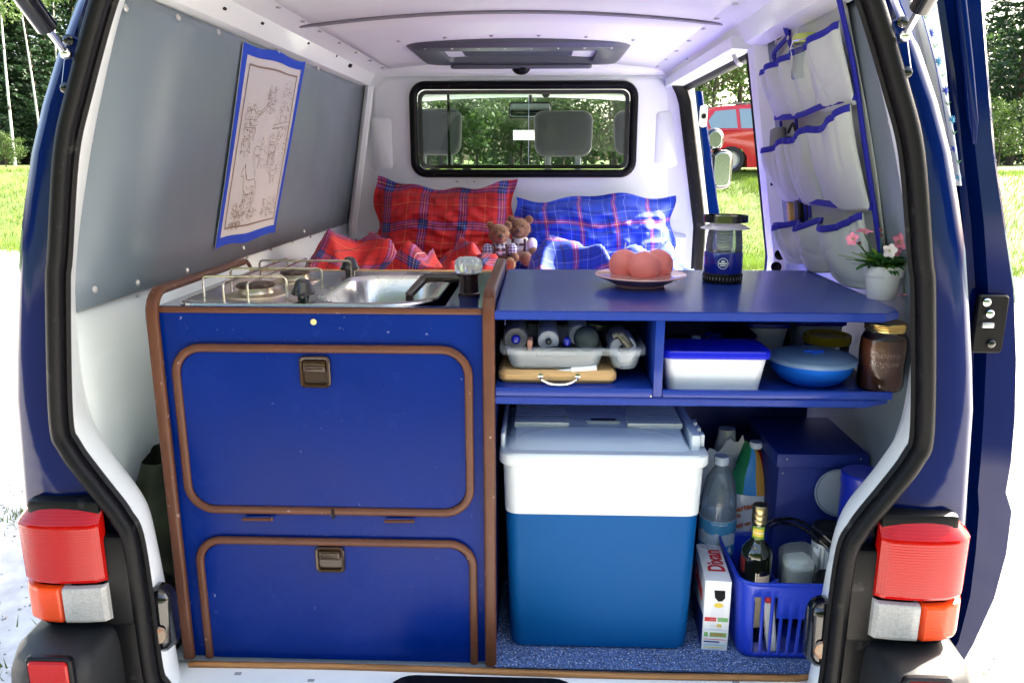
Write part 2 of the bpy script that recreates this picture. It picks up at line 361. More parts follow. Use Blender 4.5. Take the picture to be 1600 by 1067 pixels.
for cx, cy in ((-1.75, 2.0), (-1.9, 2.9), (-2.3, 3.1), (-1.65, 1.5), (-2.6, 4.2), (1.35, 2.0), (1.6, 2.7), (-1.55, 2.3)):
    for k in range(160):
        a = rnd(0, 6.28); r = abs(random.gauss(0, .10)); p = V((cx + r*math.cos(a), cy + r*math.sin(a), 0)); b = rnd(0, 6.28); w = .003; t = V((math.cos(b)*rnd(.01,.04), math.sin(b)*rnd(.01,.04), rnd(.015, .05)))
        d = V((math.cos(a), math.sin(a), 0)) * w; wv += [tuple(p-d), tuple(p+d), tuple(p+t)]
o = link('weeds', raw_mesh('weeds', np.array(wv), np.arange(len(wv)).reshape(-1, 3), m_grass, 3)); tag(o, 'sparse grass tufts growing through the gravel', 'weeds', kind='stuff')
# foliage
def leaf_quads(cent, size, flat=0):
    n = len(cent); s = RNG.uniform(.55, 1.25, n)[:, None] * size
    a = RNG.normal(size=(n, 3)); a[:, 2] *= (1 - flat); a /= np.linalg.norm(a, axis=1)[:, None]
    b = RNG.normal(size=(n, 3)); b -= a * (a*b).sum(1)[:, None]; b /= np.linalg.norm(b, axis=1)[:, None]
    v = np.stack([cent - a*s, cent - b*s*.45, cent + a*s, cent + b*s*.45], 1).reshape(-1, 3)
    return v, np.arange(4*n).reshape(-1, 4)
def cloud(n, c, r):
    d = RNG.normal(size=(n, 3)); d /= np.linalg.norm(d, axis=1)[:, None]; return np.asarray(c) + d * (np.asarray(r) * (RNG.random(n)[:, None] ** .45))
def broadleaf(name, h, rad, nleaf, lsize, bark, leaf, lean=0, bare=.3, thick=1):
    """tapered trunk with limbs (one mesh), crown of leaf faces (one mesh); local coordinates"""
    t = MB(); top = V((lean, rnd(-.3, .3), h * .9)); pts = smooth_path([(0, 0, -.3), (lean*.3, 0, h*.35), tuple(top)], 5)
    r0 = (h * .011 + .04) * thick; t.tube(pts, [r0 * (1 - .85*i/(len(pts)-1)) for i in range(len(pts))], 7); cl = []
    for k in range(26):
        f = bare + (1 - bare) * (k + rnd(0, 1)) / 26; a = rnd(0, 6.283); b = top * f * .98 + V((0, 0, 0)); ln = rad * (1.05 - .75 * abs(f - .5)) * rnd(.55, 1.0)
        e = b + V((math.cos(a)*ln, math.sin(a)*ln, ln * rnd(.15, .6))); t.tube([b, b.lerp(e, .5) + V((0, 0, .1*ln)), e], [r0*.35*(1.1-f), r0*.2*(1.1-f), .012], 5)
        for q in (.55, 1): cl.append((b.lerp(e, q), rad * rnd(.22, .38)))
    cs = np.concatenate([cloud(nleaf // len(cl), c, (r, r, r*.7)) for c, r in cl]); v, f = leaf_quads(cs, lsize)
    return t, raw_mesh('crown', v, f, leaf, 4)
def spruce(h, rad, per, leaf_size):
    t = MB(); t.tube([(0, 0, -.3), (0, 0, h*.5), (0, 0, h)], [h*.013, h*.008, .02], 7); cs = []; z = h * .06; k = 0
    vs = []
    while z < h * .985:
        f = z / h; ln = rad * (1 - f) ** .8 * rnd(.85, 1.1) + .12; nb = 7 if f < .7 else 5
        for q in range(nb):
            a = k * 1.1 + q * 6.283 / nb + rnd(-.25, .25); l = ln * rnd(.7, 1.1); dr = -.28 * l
            n = max(5, int(per * l)); u = RNG.random(n) ** .7
            sidew = RNG.normal(size=n) * .13 * l * (1.1 - u)
            x = np.cos(a)*u*l - np.sin(a)*sidew; y = np.sin(a)*u*l + np.cos(a)*sidew; zz = z + dr*u*u + .12*l*u - np.abs(sidew)*.35 + RNG.normal(size=n)*.05
            vs.append(np.stack([x, y, zz], 1))
        z += h * .028 * rnd(.85, 1.15); k += 1
    v, f = leaf_quads(np.concatenate(vs), leaf_size, .5); return t, raw_mesh('crown', v, f, m_lf3, 4)
def tree(name, mk, bark, x, y, label, sc=1, rot=0, group='trees behind the meadow'):
    th = thing(name, label, 'tree', (x, y, ground_z(x, y)), group); th.rotation_euler = (0, 0, rot); th.scale = (sc, sc, sc)
    t, cm = mk; 
    if isinstance(t, MB): t = t.build('trunk', bark, None, local=True)
    else: t = t.copy(); COL.objects.link(t)
    t.parent = th; c = link('crown', cm); c.parent = th; return th, (t, cm)
def xat(px, y): return P(px, 250, y=y).x
sp1 = spruce(17, 3.6, 26, .15); sp2 = spruce(14, 3.0, 26, .15)
bl1 = broadleaf('b', 15, 4.6, 9000, .17, m_bark, m_lf1); bl2 = broadleaf('b', 10, 3.8, 7000, .16, m_bark, m_lf2, .6)
bi1 = broadleaf('b', 19, 2.6, 4200, .13, m_birch, m_lf2, 1.2, .42, .32); bi2 = broadleaf('b', 18, 2.4, 3600, .13, m_birch, m_lf2, -1.0, .5, .3)
bush = broadleaf('b', 4.2, 2.4, 4200, .12, m_bark, m_lf2, .2, .12)
_, A1 = tree('spruce_tree', sp1, m_bark, xat(1578, 44), 44, 'tall dark spruce at the right edge, nearest the sliding door')
tree('spruce_tree', A1, m_bark, xat(1650, 47), 47, 'dark spruce cut by the right border of the picture', 1.05, 1.3)
_, A2 = tree('spruce_tree', sp2, m_bark, xat(1541, 62), 62, 'slim distant spruce with its tip against the sky', 1.15, .4)
_, B1 = tree('birch_tree', bi1, m_birch, xat(22, 40), 40, 'birch with pale leaning trunk left of the van')
_, B2 = tree('birch_tree', bi2, m_birch, xat(68, 42), 42, 'thin pale birch beside the left rear pillar', 1.0, 2.0)
tree('birch_tree', B1, m_birch, xat(-8, 44), 44, 'birch at the left border of the picture', .95, 2.6)
tree('birch_tree', B2, m_birch, xat(100, 47), 47, 'birch mostly hidden behind the gas strut', 1.05, 4.0)
_, C1 = tree('leafy_tree', bl1, m_bark, xat(1150, 46), 46, 'large leafy tree behind the red car', 1.0, .5)
_, C2 = tree('leafy_tree', bl2, m_bark, xat(1108, 36), 36, 'pale green bushy tree left of the red car, through the side doorway', .85, 1.0)
tree('leafy_tree', C1, m_bark, xat(690, 50), 50, 'leafy tree seen through the left part of the partition window', 1.0, 2.2)
tree('leafy_tree', C2, m_bark, xat(800, 42), 42, 'light green tree seen in the middle of the partition window', 1.15, 3.0)
tree('leafy_tree', C1, m_bark, xat(960, 48), 48, 'leafy tree seen through the right part of the partition window', 1.0, 4.4)
_, D1 = tree('bush', bush, m_bark, xat(8, 34), 34, 'low green bush under the birches at the left border', .35)
tree('bush', D1, m_bark, xat(1560, 38), 38, 'low bush at the foot of the right hand spruce', .7, 1.5)
tree('bush', D1, m_bark, xat(880, 35), 35, 'bush seen behind the middle headrest through the partition window', .9, 2.5)
for px_, yy_, sc_, ro_, lb_ in ((5,46,1.15,5.0,'tall dark spruce left of the leaning birch'),(66,47,1.05,2.4,'dark spruce just left of the thin birch'),(-60,50,1.1,.9,'dark spruce outside the left border'),(-25,49,1.0,.3,'dark spruce behind the birch at the left border'),(40,52,1.1,1.9,'dark spruce between the two pale birch trunks'),(92,50,.95,3.1,'dark spruce right behind the thin birch by the left pillar'),(140,55,1.1,4.2,'dark spruce hidden behind the left rear pillar')): tree('spruce_tree', A1, m_bark, xat(px_, yy_), yy_, lb_, sc_, ro_)
for px_, yy_, sc_, ro_, lb_ in ((670,33,.8,.3,'low bush behind the left headrest through the partition window'),(745,34,.95,1.2,'low bush left of the inner mirror through the partition window'),(815,36,.9,2.0,'low bush under the inner mirror through the partition window'),(955,33,.9,3.3,'low bush behind the right headrest through the partition window')): tree('bush', D1, m_bark, xat(px_, yy_), yy_, lb_, sc_, ro_)
# the wood behind: one dense mass
cl = []; cl2 = []; tr = MB()
for k in range(3000):
    front = k < 1700
    if front: x = rnd(-75, 70); y = rnd(50, 64) + .02 * abs(x); zt = rnd(0, 1)
    else: x = rnd(-60, 60); y = -rnd(24, 32)
    hm = 15 + 4 * noise.noise(V((x*.09, y*.02, 1))) - (6 if 24 < x < 48 and front else 0)
    z = rnd(0, 1) ** 1.25 * hm; r = rnd(1.0, 2.1) * (1 if front else 1.5); (cl if front else cl2).append(cloud(95 if front else 60, (x, y, z + (1.2 if front else 0)), (r, r*.8, r*.75)))
v, f = leaf_quads(np.concatenate(cl), .26); v2, f2 = leaf_quads(np.concatenate(cl2), .60); f = np.concatenate([f, f2 + len(v)]); v = np.concatenate([v, v2]); wm = raw_mesh('wood', v, f, m_lfd, 4); wo = link('forest', wm); tag(wo, 'dense dark wood behind the meadow', 'forest', kind='stuff')
for k in range(22):
    x = -72 + k * 6.4 + rnd(-2, 2); y = rnd(62, 68); tr.tube([(x, y, 0), (x + rnd(-.4, .4), y, 9), (x + rnd(-.8, .8), y, 15)], [.2, .14, .04], 6)
o = tr.build('forest_trunks', m_bark, wo); o.name = 'trunk'; o['kind'] = 'stuff'
# ---------------------------------------------------------------- red estate car behind, seen through the side doorway
m_red = M('red car paint', (.46, .004, .010), .25, coat=.6); m_cglass = M('car window', (.16, .22, .26), .06, coat=1); m_tyre = M('tyre', (.02, .02, .02), .8); m_rim = M('alloy rim', (.45, .46, .48), .3, metal=.8)
cx0, cy0 = xat(1080, 18.2), 18.2; cz0 = ground_z(cx0 + 2, cy0 + .6) + .02
car = thing('parked_car', 'red estate car parked on the meadow, seen through the side doorway', 'car', (cx0, cy0, cz0))
def cp(x, y, z): return V((cx0 + x, cy0 + y, cz0 + z))
low = [(.10,.26),(.05,.55),(.03,.80),(.06,.95),(.9,.98),(3.2,.97),(4.1,.90),(4.42,.72),(4.47,.45),(4.40,.22),(3.88,.15),(3.86,.40),(3.74,.56),(3.5,.62),(3.26,.56),(3.14,.40),(3.12,.15),(1.28,.15),(1.26,.40),(1.14,.56),(.90,.62),(.66,.56),(.54,.40),(.52,.15),(.15,.17)]
b = MB(); cxm = 2.2
b.loft([[cp(lerp(cxm, x, s), w, lerp(.6, z, s2)) for x, z in low] for w, s, s2 in ((0.02,.985,.97),(0.0,1,.99),(.04,1.0,1.0),(.9,1.012,1.02),(1.70,1,1),(1.74,1,.99),(1.72,.985,.97))], True, True, True)
fixn(b.build('body', m_red, car, 50))
up = [(.10,.95),(.22,1.18),(.36,1.40),(.55,1.50),(1.4,1.56),(2.2,1.53),(2.7,1.42),(3.35,.97)]
b = MB(); b.loft([[cp(x + (.03 if w in (.0, 1.7) else 0), lerp(w, .87, .22 * max(0, (z-.95)/.6)), z) for x, z in up] for w in (.04, .08, .87, 1.66, 1.70)], True, True, True)
fixn(b.build('cabin', m_red, car, 40))
for pts in ([(.42,1.02),(.36,1.18),(.52,1.40),(.98,1.44),(1.02,1.02)], [(1.10,1.02),(1.06,1.45),(1.80,1.46),(1.82,1.02)], [(1.90,1.02),(1.88,1.46),(2.25,1.44),(2.62,1.36),(3.1,1.03)]):
    w = MB(); w.loft([[cp(x, lerp(.04, .87, .22*max(0, (z-.95)/.6)) - d, z) for x, z in pts] for d in (-.02, .012)], True, True, True); fixn(w.build('side_window', m_cglass, car))
w = MB(); w.loft([[cp(x - d, .87 + s*yy, z) for x, z, yy in ((.14,1.02,.66),(.34,1.37,.58))] + [cp(x - d, .87 - s*yy, z) for x, z, yy in ((.34,1.37,.58),(.14,1.02,.66))] for d, s in ((-.03,1),(.03,1))], True, True, True); fixn(w.build('rear_window', m_cglass, car))
for x in (.90, 3.5):
    for yy, sgn in ((.10, -1), (1.64, 1)):
        Rm = Matrix.Rotation(R(90), 4, 'X')
        a = MB(); a.lathe([(.20,-.08),(.215,-.1),(.29,-.1),(.32,-.06),(.32,.06),(.29,.1),(.215,.1),(.20,.08)], cp(x, yy, .32), 24, Rm, cap=False); wh = a.build('wheel', m_tyre, car)
        a = MB(); a.lathe([(.001,.06),(.06,.07),(.07,.02),(.17,.02),(.205,.09),(.205,-.09),(.001,-.09)], cp(x, yy, .32), 20, Matrix.Rotation(R(90 if sgn < 0 else -90), 4, 'X')); a.build('rim', m_rim, wh)
for yy in (.06, 1.68):
    a = MB(); a.tube([cp(.55, lerp(yy, .87, .2), 1.52), cp(.62, lerp(yy, .87, .2), 1.548), cp(1.4, lerp(yy, .87, .2), 1.585), cp(2.1, lerp(yy, .87, .2), 1.555), cp(2.2, lerp(yy, .87, .2), 1.52)], .018, 6); a.build('roof_rail', m_dkgrey, car)
    a = MB(); a.box(cx0+.02, cx0+.20, cy0+yy-.07, cy0+yy+.05, cz0+.72, cz0+.95, .02); a.build('tail_light', M('car tail light', (.3,.01,.01), .2, coat=1), car)
for x in (1.55, 2.55):
    a = MB(); a.box(cx0+x, cx0+x+.18, cy0-.03, cy0+.02, cz0+.86, cz0+.89, .008); a.build('door_handle', m_red, car)
# ================================================================ the van
OUT = [(.30,.86),(.55,.885),(.90,.89),(.956,.886),(1.14,.873),(1.39,.827),(1.52,.792),(1.595,.768),(1.70,.722),(1.806,.664),(1.90,.59),(1.97,.46)]
HIN = [(.5,.83),(1.25,.83),(1.88,.722),(1.95,.634)]
SIDE = [(.30,.86),(.55,.90),(1.25,.90),(1.88,.80),(1.95,.74),(2.0,.60)]
SEALZ = [(.50,.655),(.56,.668),(.73,.67),(.85,.675),(.89,.69),(.915,.703),(.965,.735),(1.03,.772),(1.09,.782),(1.33,.754),(1.39,.742),(1.56,.708),(1.66,.672),(1.80,.613),(1.86,.575),(1.90,.52)]
FLG = [(.44,.655),(.57,.662),(.70,.667),(.86,.682),(.90,.70),(.953,.738),(1.03,.782),(1.08,.797),(1.23,.800),(1.376,.775),(1.6,.71),(1.82,.628),(1.9,.58)]
hin = lambda z: interp(HIN, z)
van = thing('camper_van', 'blue van with its rear hatch opening and white lined camper interior', 'van', (XC, 1.4, 0))
def bx(h, s): return XC + s * h
zst = [.46,.50,.56,.64,.73,.80,.85,.88,.905,.93,.96,.99,1.03,1.07,1.12,1.2,1.3,1.4,1.48,1.56,1.64,1.72,1.80,1.86,1.90]
for s in (-1, 1):
    # rear corner: blue face from the seal round to the side
    q = MB(); ring = []
    for z in [t for t in zst if t >= .85] + [1.94, 1.98]:
        S = interp(SEALZ, z) if z <= 1.9 else .52 - (z - 1.9) * 2; O = interp(OUT, z); D = interp(SIDE, z)
        ring.append([V((bx(S + .004, s), 1.325, z)), V((bx(lerp(S, O, .5), s), 1.312, z)), V((bx(O - .022, s), 1.315, z)), V((bx(O - .006, s), 1.325, z)), V((bx(O, s), 1.345, z)),
                     V((bx(lerp(O, D, .42), s), 1.42, z)), V((bx(lerp(O, D, .78), s), 1.52, z)), V((bx(D, s), 1.68, z)), V((bx(D, s), 1.9, z)), V((bx(D, s), 2.53, z))] + ([V((bx(D, s), 3.72, z))] if s < 0 else []))
    q.loft(ring, False); fixn(q.build('rear_corner', m_blue, van, 50))
    q = MB(); ring = []
    for z in (.30, .45, .60, .75, .86):
        D = interp(SIDE, z) - .004; ring.append([V((bx(.69, s), 1.315, z)), V((bx(.86, s), 1.315, z)), V((bx(D, s), 1.36, z)), V((bx(D, s), 1.9, z)), V((bx(D, s), 2.53, z))] + ([V((bx(D, s), 3.72, z))] if s < 0 else []))
    q.loft(ring, False); fixn(q.build('lower_body', m_blue, van, 50))
    # white door flange inside the seal
    q = MB(); ring = []
    for z in [.44] + zst:
        S = interp(SEALZ, z); F = interp(FLG, z); H = max(hin(z), F + .005); yb = 1.43 + (H - F) * .7
        ring.append([V((bx(S + .012, s), 1.315, z)), V((bx(S - .012, s), 1.335, z)), V((bx(lerp(S - .012, F, .6), s), 1.375, z)), V((bx(F, s), 1.42, z)), V((bx(lerp(F, H, .55), s), lerp(1.42, yb, .7), z)), V((bx(H, s), yb + .02, z)), V((bx(H + .012, s), yb + .06, z))])
    q.loft(ring, False); fl = fixn(q.build('door_flange', m_white, van, 60)); subs(fl, 1)
# seal round the hatch opening: a big bulb and a thin lip
path = [(h, z) for z, h in SEALZ[1:]]
half = [(0, .425), (.35, .43), (.56, .44), (.63, .475), (.655, .52)] + path + [(.42, 1.925), (.2, 1.94)]
full = [V((bx(h, 1), 1.305, z)) for h, z in half] + [V((bx(0, 1), 1.305, 1.945))] + [V((bx(h, -1), 1.305, z)) for h, z in half[::-1][:-1]]
full = smooth_path(full, 5, True)
sec = [(.017*math.cos(t), .015*math.sin(t) + .002) for t in [2*math.pi*i/10 for i in range(10)]]
q = MB(); q.sweep(full, sec, (0, 1, 0), True); se = fixn(q.build('door_seal', m_rub, van, 60))
c_ = V((XC, 1.31, 1.2)); inner = []
for i, p in enumerate(full):
    t = (full[(i+1) % len(full)] - full[i-1]).normalized(); nrm = V((0, 1, 0)).cross(t); nrm = nrm if nrm.dot(c_ - p) > 0 else -nrm; inner.append(p + nrm * .016 + V((0, .012, 0)))
q = MB(); q.tube(inner, .0075, 6, True); q.build('seal_lip', m_rub, se)
# roof, outer skin and header above the hatch
q = MB(); q.grid(lambda u, v: V((XC + lerp(-.74, .74, u), lerp(1.36, 4.75, v), 1.96 + .085 * (1 - (2*u-1)**4))), 16, 4); solid(fixn(q.build('roof', m_blue, van)), .01)
q = MB(); q.box(XC-.62, XC+.62, 1.315, 1.40, 1.93, 1.99, .01); q.build('rear_header', m_white, van)
# floor, sill, plywood, carpet
q = MB(); q.box(XC-.86, XC+.86, 1.44, 3.75, .42, .47); q.build('floor_pan', m_white, van)
q = MB(); q.grid(lambda u, v: V((XC + lerp(-.69, .69, u), lerp(1.30, 1.46, v), .478 - .035*max(0, .45-v)**1.3 + .004*math.sin(u*9)*(1-v))), 30, 10); sill = solid(fixn(q.build('rear_sill', m_white, van)), .02)
for px, py in ((330, 1035), (372, 1052), (486, 1063), (1150, 1066)):
    p = P(px, py, z=.479); q = MB(); q.box(p.x-.007, p.x+.007, p.y-.004, p.y+.004, p.z-.004, p.z+.0015); q.build('slot', M('slot grey', (.30,.30,.31), .6), sill)
q = MB(); q.grid(lambda u, v: V((lerp(-.755, .655, u), 1.437 + .004*math.sin(u*7) + .03*max(0, u-.93)/.07, .4795 + .0095*v)), 40, 1); solid(fixn(q.build('plywood_edge', m_wood, van)), .010, 0)
q = MB(); q.box(-.09, .72, 1.445, 2.06, .4885, .4925); q.build('carpet', m_carpet, van)
p0 = P(620, 1052, z=.485); p1 = P(890, 1062, z=.485)
q = MB(); q.rbox(((p0.x+p1.x)/2 + .003, 1.413 - .10, .484), p1.x - p0.x + .03, .20, .016, .055, .004, (1,0,0), (0,1,0)); q.build('latch_cover', m_blk, van)
# rivet template
rv = MB(); rv.lathe([(.0085,0),(.0082,.0015),(.006,.0034),(.0024,.0044),(.0001,.0045)], (0,0,0), 10); rivet0 = rv.build('rivet', m_zinc, None, local=True)
sv = MB(); sv.lathe([(.0105,0),(.0105,.0015),(.0075,.004),(.0001,.0055)], (0,0,0), 12); cup0 = sv.build('screw', m_zinc, None, local=True)
_used = set()
def rivet(tpl, p, n, parent):
    if tpl.name not in _used:
        _used.add(tpl.name); tpl.parent = parent; tpl.matrix_local = Matrix.Translation(-BASE[parent.name]) @ frame(p, n); return tpl
    return inst(tpl, frame(p, n), parent)
# inner side walls: white lower panel, grey upper panel, upper rail with slots
NL = V((.155, 0, -.025)).normalized()
def wall_pt(s, y, z, off=0): return V((bx(hin(z) - off, s), y, z))
def panel(name, mat, s, outline, off, t=.004, nd=6):
    """sheet following the tumblehome: outline in (y,z) given as rows of (z, y0, y1)"""
    q = MB(); rows = []
    for z, ya, yb in outline: rows.append([wall_pt(s, lerp(ya, yb, i/nd), z, off) for i in range(nd + 1)])
    q.loft(rows, False); o = fixn(q.build(name, mat, van)); solid(o, t, 0); return o
rowsW = [(z, 1.46 + .10*max(0, (.95-z)/.4), 3.72) for z in (.47,.6,.8,.95,1.1,1.252)]
lw = panel('lower_wall', m_wlam, -1, rowsW, .0)
up_rows = [(1.256,1.452,3.70),(1.35,1.462,3.70),(1.5,1.475,3.70),(1.65,1.50,3.70),(1.76,1.535,3.70),(1.82,1.565,3.70),(1.855,1.60,3.70),(1.873,1.65,3.70)]
lp = panel('upper_wall_panel', m_grey, -1, up_rows, .006)
rw = panel('side_wall_panel', m_grey, 1, [(.47,1.60,2.42),(.8,1.56,2.42),(.95,1.47,2.42),(1.256,1.452,2.42)] + [(z, y0, 2.42) for z, y0, _ in up_rows[1:]], -.034)
for px, py in ((196,13),(278,28),(341,50),(435,80),(497,108),(140,218),(148,452),(215,442),(292,423),(380,388),(475,362)):
    z_ = .0; p = P(px, py, x=-.9)
    for _ in range(6): p = P(px, py, x=bx(hin(p.z) - .009, -1))
    rivet(rivet0 if py > 30 else rivet0, p, (1, 0, .1), lp)
for px, py in ((104,500),(214,459),(288,434),(347,413),(374,405),(386,400),(423,388),(457,376),(485,369),(510,360)):
    p = P(px, py, x=bx(.826, -1)); rivet(rivet0, p, (1, 0, 0), lw)
for px, py in ((1393,188),(1226,28),(1193,45)):
    p = P(px, py, x=.65)
    for _ in range(6): p = P(px, py, x=bx(hin(p.z) + .030, 1))
    rivet(cup0, p, (-1, 0, .1), rw)
q = MB(); q.box(XC-.832, XC-.822, 2.35, 2.353, .6, 1.25); q.build('wall_joint', M('joint line', (.35,.35,.37), .6), lw)
q = MB(); q.tube([wall_pt(-1, y, 1.254, .007) for y in (1.46, 2.2, 3.0, 3.7)], .0016, 4); q.build('joint_strip', m_zinc, lw)
ZC = lambda h: 1.95 + .038 * (1 - min(1, (h/.634)**2))
for s in (-1, 1):
    q = MB(); y0, y1 = 1.40, 3.72
    q.loft([[V((bx(h, s), y, z)) for h, z in ((.745,1.872),(.722,1.878),(.700,1.886),(.668,1.932),(.634,1.948),(.60,1.954))] for y in (y0, 2.0, 2.6, 3.2, y1)], False)
    rail = fixn(q.build('roof_rail', m_white, van, 25)); rail.name = 'cant_rail'; BASE[rail.name] = BASE[van.name]
    holes = [(351,14,.010,.004),(410,37,.010,.004),(482,68,.009,.004),(526,88,.007,.004),(547,103,.026,.008)] if s < 0 else [(1171,16,.010,.004),(1121,54,.010,.004),(1093,76,.007,.004),(1072,90,.026,.008)]
    for px, py, wy, wz in holes:
        p = P(px, py, x=bx(.68, s))
        for _ in range(8): p = P(px, py, x=bx(.684 - (p.z - 1.909)/(.0457)*.032*.5 if False else .684 - (p.z-1.909)*.70, s))
        nrm = V((-s*.82, 0, -.57)); q = MB(); q.rbox(p, wy*2, wz*2, .003, wz*.9, .0005, (0, 1, 0), nrm.cross(V((0, 1, 0))), 3); q.build('slot', m_hole, rail)
# ceiling in two sheets with a ribbed joint
def ceil(name, y0, y1):
    q = MB(); q.grid(lambda u, v: V((XC + lerp(-.632, .632, u), lerp(y0, y1, v), ZC(abs(lerp(-.632, .632, u))) )), 20, 6); o = fixn(q.build(name, m_ceil, van)); solid(o, .004, 1); return o
c1 = ceil('ceiling_panel', 1.36, 2.485); c2 = ceil('ceiling_panel', 2.50, 3.715)
q = MB(); q.sweep([V((XC + h, 2.492, ZC(abs(h)) - .003)) for h in [-.65 + i*.0650 for i in range(21)]], [(.003,-.013),(.0045,0),(.003,.013),(-.004,.013),(-.004,-.013)], (0,0,-1)); q.build('ceiling_joint', M('joint grey', (.20,.19,.22), .5), c1)
for s in (-1, 1):
    for y in (1.7, 1.95, 2.2, 2.42, 2.6, 2.85, 3.1, 3.35, 3.6): rivet(rivet0, V((bx(.610, s), y, ZC(.61) - .002)), (0, 0, -1), c1 if y < 2.49 else c2)
for i in range(6): rivet(rivet0, V((XC - .42 + i*.17, 2.95, ZC(abs(-.42+i*.17)) - .002)), (0, 0, -1), c2)
# roof hatch
q = MB(); cx_, cy_ = -.09, 3.325; rings = []
for w, h, z, r in ((.87,.60,1.992,.08),(.86,.59,1.972,.08),(.82,.55,1.958,.07),(.70,.42,1.954,.05),(.62,.36,1.962,.03),(.61,.35,1.99,.03)): rings.append([V((cx_ + a, cy_ + b, z)) for a, b in rrect(w, h, r)])
q.loft(rings); hf = fixn(q.build('roof_hatch', m_dkgrey, van, 30))
q = MB(); q.box(cx_-.30, cx_+.30, cy_-.17, cy_+.17, 1.983, 1.987); q.build('hatch_pane', M('hatch pane', (.10,.16,.18), .12, coat=1), hf)
q = MB(); q.rbox((cx_, cy_+.225, 1.948), .62, .05, .018, .024, .006, (1,0,0), (0,1,0)); q.build('hatch_bar', m_dkgrey, hf)
q = MB(); q.sphere((cx_, cy_+.245, 1.945), .042, 14, 8, (1,.6,.75)); q.box(cx_-.006, cx_+.022, cy_+.205, cy_+.228, 1.928, 1.95, .004); q.build('hatch_handle', m_blk, hf)
q = MB()
for i in range(8): q.lathe([(.006,0),(.004,-.003),(.0001,-.0035)], (cx_-.35+i*.1, cy_-.265, 1.957), 8)
q.build('hatch_screws', m_zinc, hf)['kind'] = 'stuff'
# ---- bulkhead with its sliding window
YB = 3.72
q = MB(); wx0, wx1, wz0, wz1 = -.605, .438, 1.475, 1.895; wc = V(((wx0+wx1)/2, 0, (wz0+wz1)/2)); W, H = wx1-wx0, wz1-wz0
inner_ = rrect(W-.03, H-.03, .055, 6); n_ = len(inner_)
def bulk_out(i):
    a, b = inner_[i]; k = i * 4 // n_
    d = V((a, b, 0)); t = 1e9
    ox0, ox1, oz0, oz1 = XC-.84, XC+.80, .47, 1.99
    if d.x > 1e-6: t = min(t, (ox1-wc.x)/d.x)
    if d.x < -1e-6: t = min(t, (ox0-wc.x)/d.x)
    if d.y > 1e-6: t = min(t, (oz1-wc.z)/d.y)
    if d.y < -1e-6: t = min(t, (oz0-wc.z)/d.y)
    return V((wc.x + d.x*t, YB, wc.z + d.y*t))
r_in = [V((wc.x+a, YB, wc.z+b)) for a, b in inner_]; r_out = [bulk_out(i) for i in range(n_)]
q.loft([r_in, [p.lerp(o, .3) for p, o in zip(r_in, r_out)], r_out]); q.loft([[p + V((0,.03,0)) for p in r_in], r_in])
# corners of the plate beyond the ray fan
q.add([(XC-.84,YB+.001,.47),(XC-.84,YB+.001,1.99),(XC-.60,YB+.001,1.99),(XC-.60,YB+.001,.47)], [(0,1,2,3)]); q.add([(XC+.80,YB+.001,.47),(XC+.80,YB+.001,1.99),(XC+.62,YB+.001,1.99),(XC+.62,YB+.001,.47)], [(0,1,2,3)])
q.add([(XC-.84,YB+.012,.47),(XC-.84,YB+.012,1.30),(XC+.80,YB+.012,1.30),(XC+.80,YB+.012,.47)], [(0,1,2,3)])
bulk = fixn(q.build('bulkhead', m_white, van, 30))
def emboss(px0, py0, px1, py1, d, r, nm, e=.014):
    a = P(px0, py0, y=YB); b = P(px1, py1, y=YB); q = MB(); q.rbox(((a.x+b.x)/2, YB - d/2 + .002, (a.z+b.z)/2), abs(b.x-a.x), abs(a.z-b.z), d+.004, r, min(e, d), (1,0,0), (0,0,1), 6); return q.build(nm, m_white, bulk, 70)
q = MB()
def ringf(w0, w1, z0, z1, r, y): return [V(((w0+w1)/2 + a, y, (z0+z1)/2 + b)) for a, b in rrect(w1-w0, z1-z0, r, 6)]
q.loft([ringf(-.79,.60,1.235,1.925,.10,YB+.002), ringf(-.775,.585,1.25,1.915,.10,YB-.016), ringf(-.765,.575,1.26,1.905,.09,YB-.020), ringf(wx0-.005,wx1+.005,wz0-.005,wz1+.005,.07,YB-.020), ringf(wx0+.01,wx1-.01,wz0+.01,wz1-.01,.06,YB+.01)])
fixn(q.build('bulkhead_field', m_white, bulk, 40))
emboss(580, 182, 618, 268, .026, .03, 'pressed_panel'); emboss(1022, 172, 1062, 262, .026, .03, 'pressed_panel')
q = MB(); q.loft([[V((x, y, z)) for y, z in ((YB-.001,1.215),(YB-.03,1.205),(YB-.045,1.19),(YB-.045,.9))] for x in (XC-.83, XC-.3, XC+.3, XC+.79)], False); fixn(q.build('bulkhead_step', m_white, bulk, 25))
q = MB(); q.loft([[V((x, y, z)) for y, z in ((YB-.001,1.925),(YB-.015,1.935),(YB-.03,1.96),(YB-.03,1.99))] for x in (XC-.80, XC, XC+.76)], False); fixn(q.build('bulkhead_beam', m_white, bulk, 50))
q = MB(); q.tube([V((bx(hin(z)-.004, -1), YB-.006, z)) for z in (.9,1.1,1.25,1.4,1.55,1.7,1.88)], .005, 6); q.build('corner_gap', m_rub, bulk)
q = MB(); q.tube([V((bx(hin(z)-.030, -1), YB-.03, z)) for z in (.9,1.1,1.25,1.4,1.55,1.7,1.88)], .022, 8); q.build('corner_post', m_white, bulk)
for px, py, w_ in ((714,284,.012),(730,285,.004),(741,284,.010)):
    p = P(px, py, y=YB-.021); q = MB(); q.rbox(p, w_, .004, .002, .0015, .0004); q.build('mark', m_dkgrey, bulk)
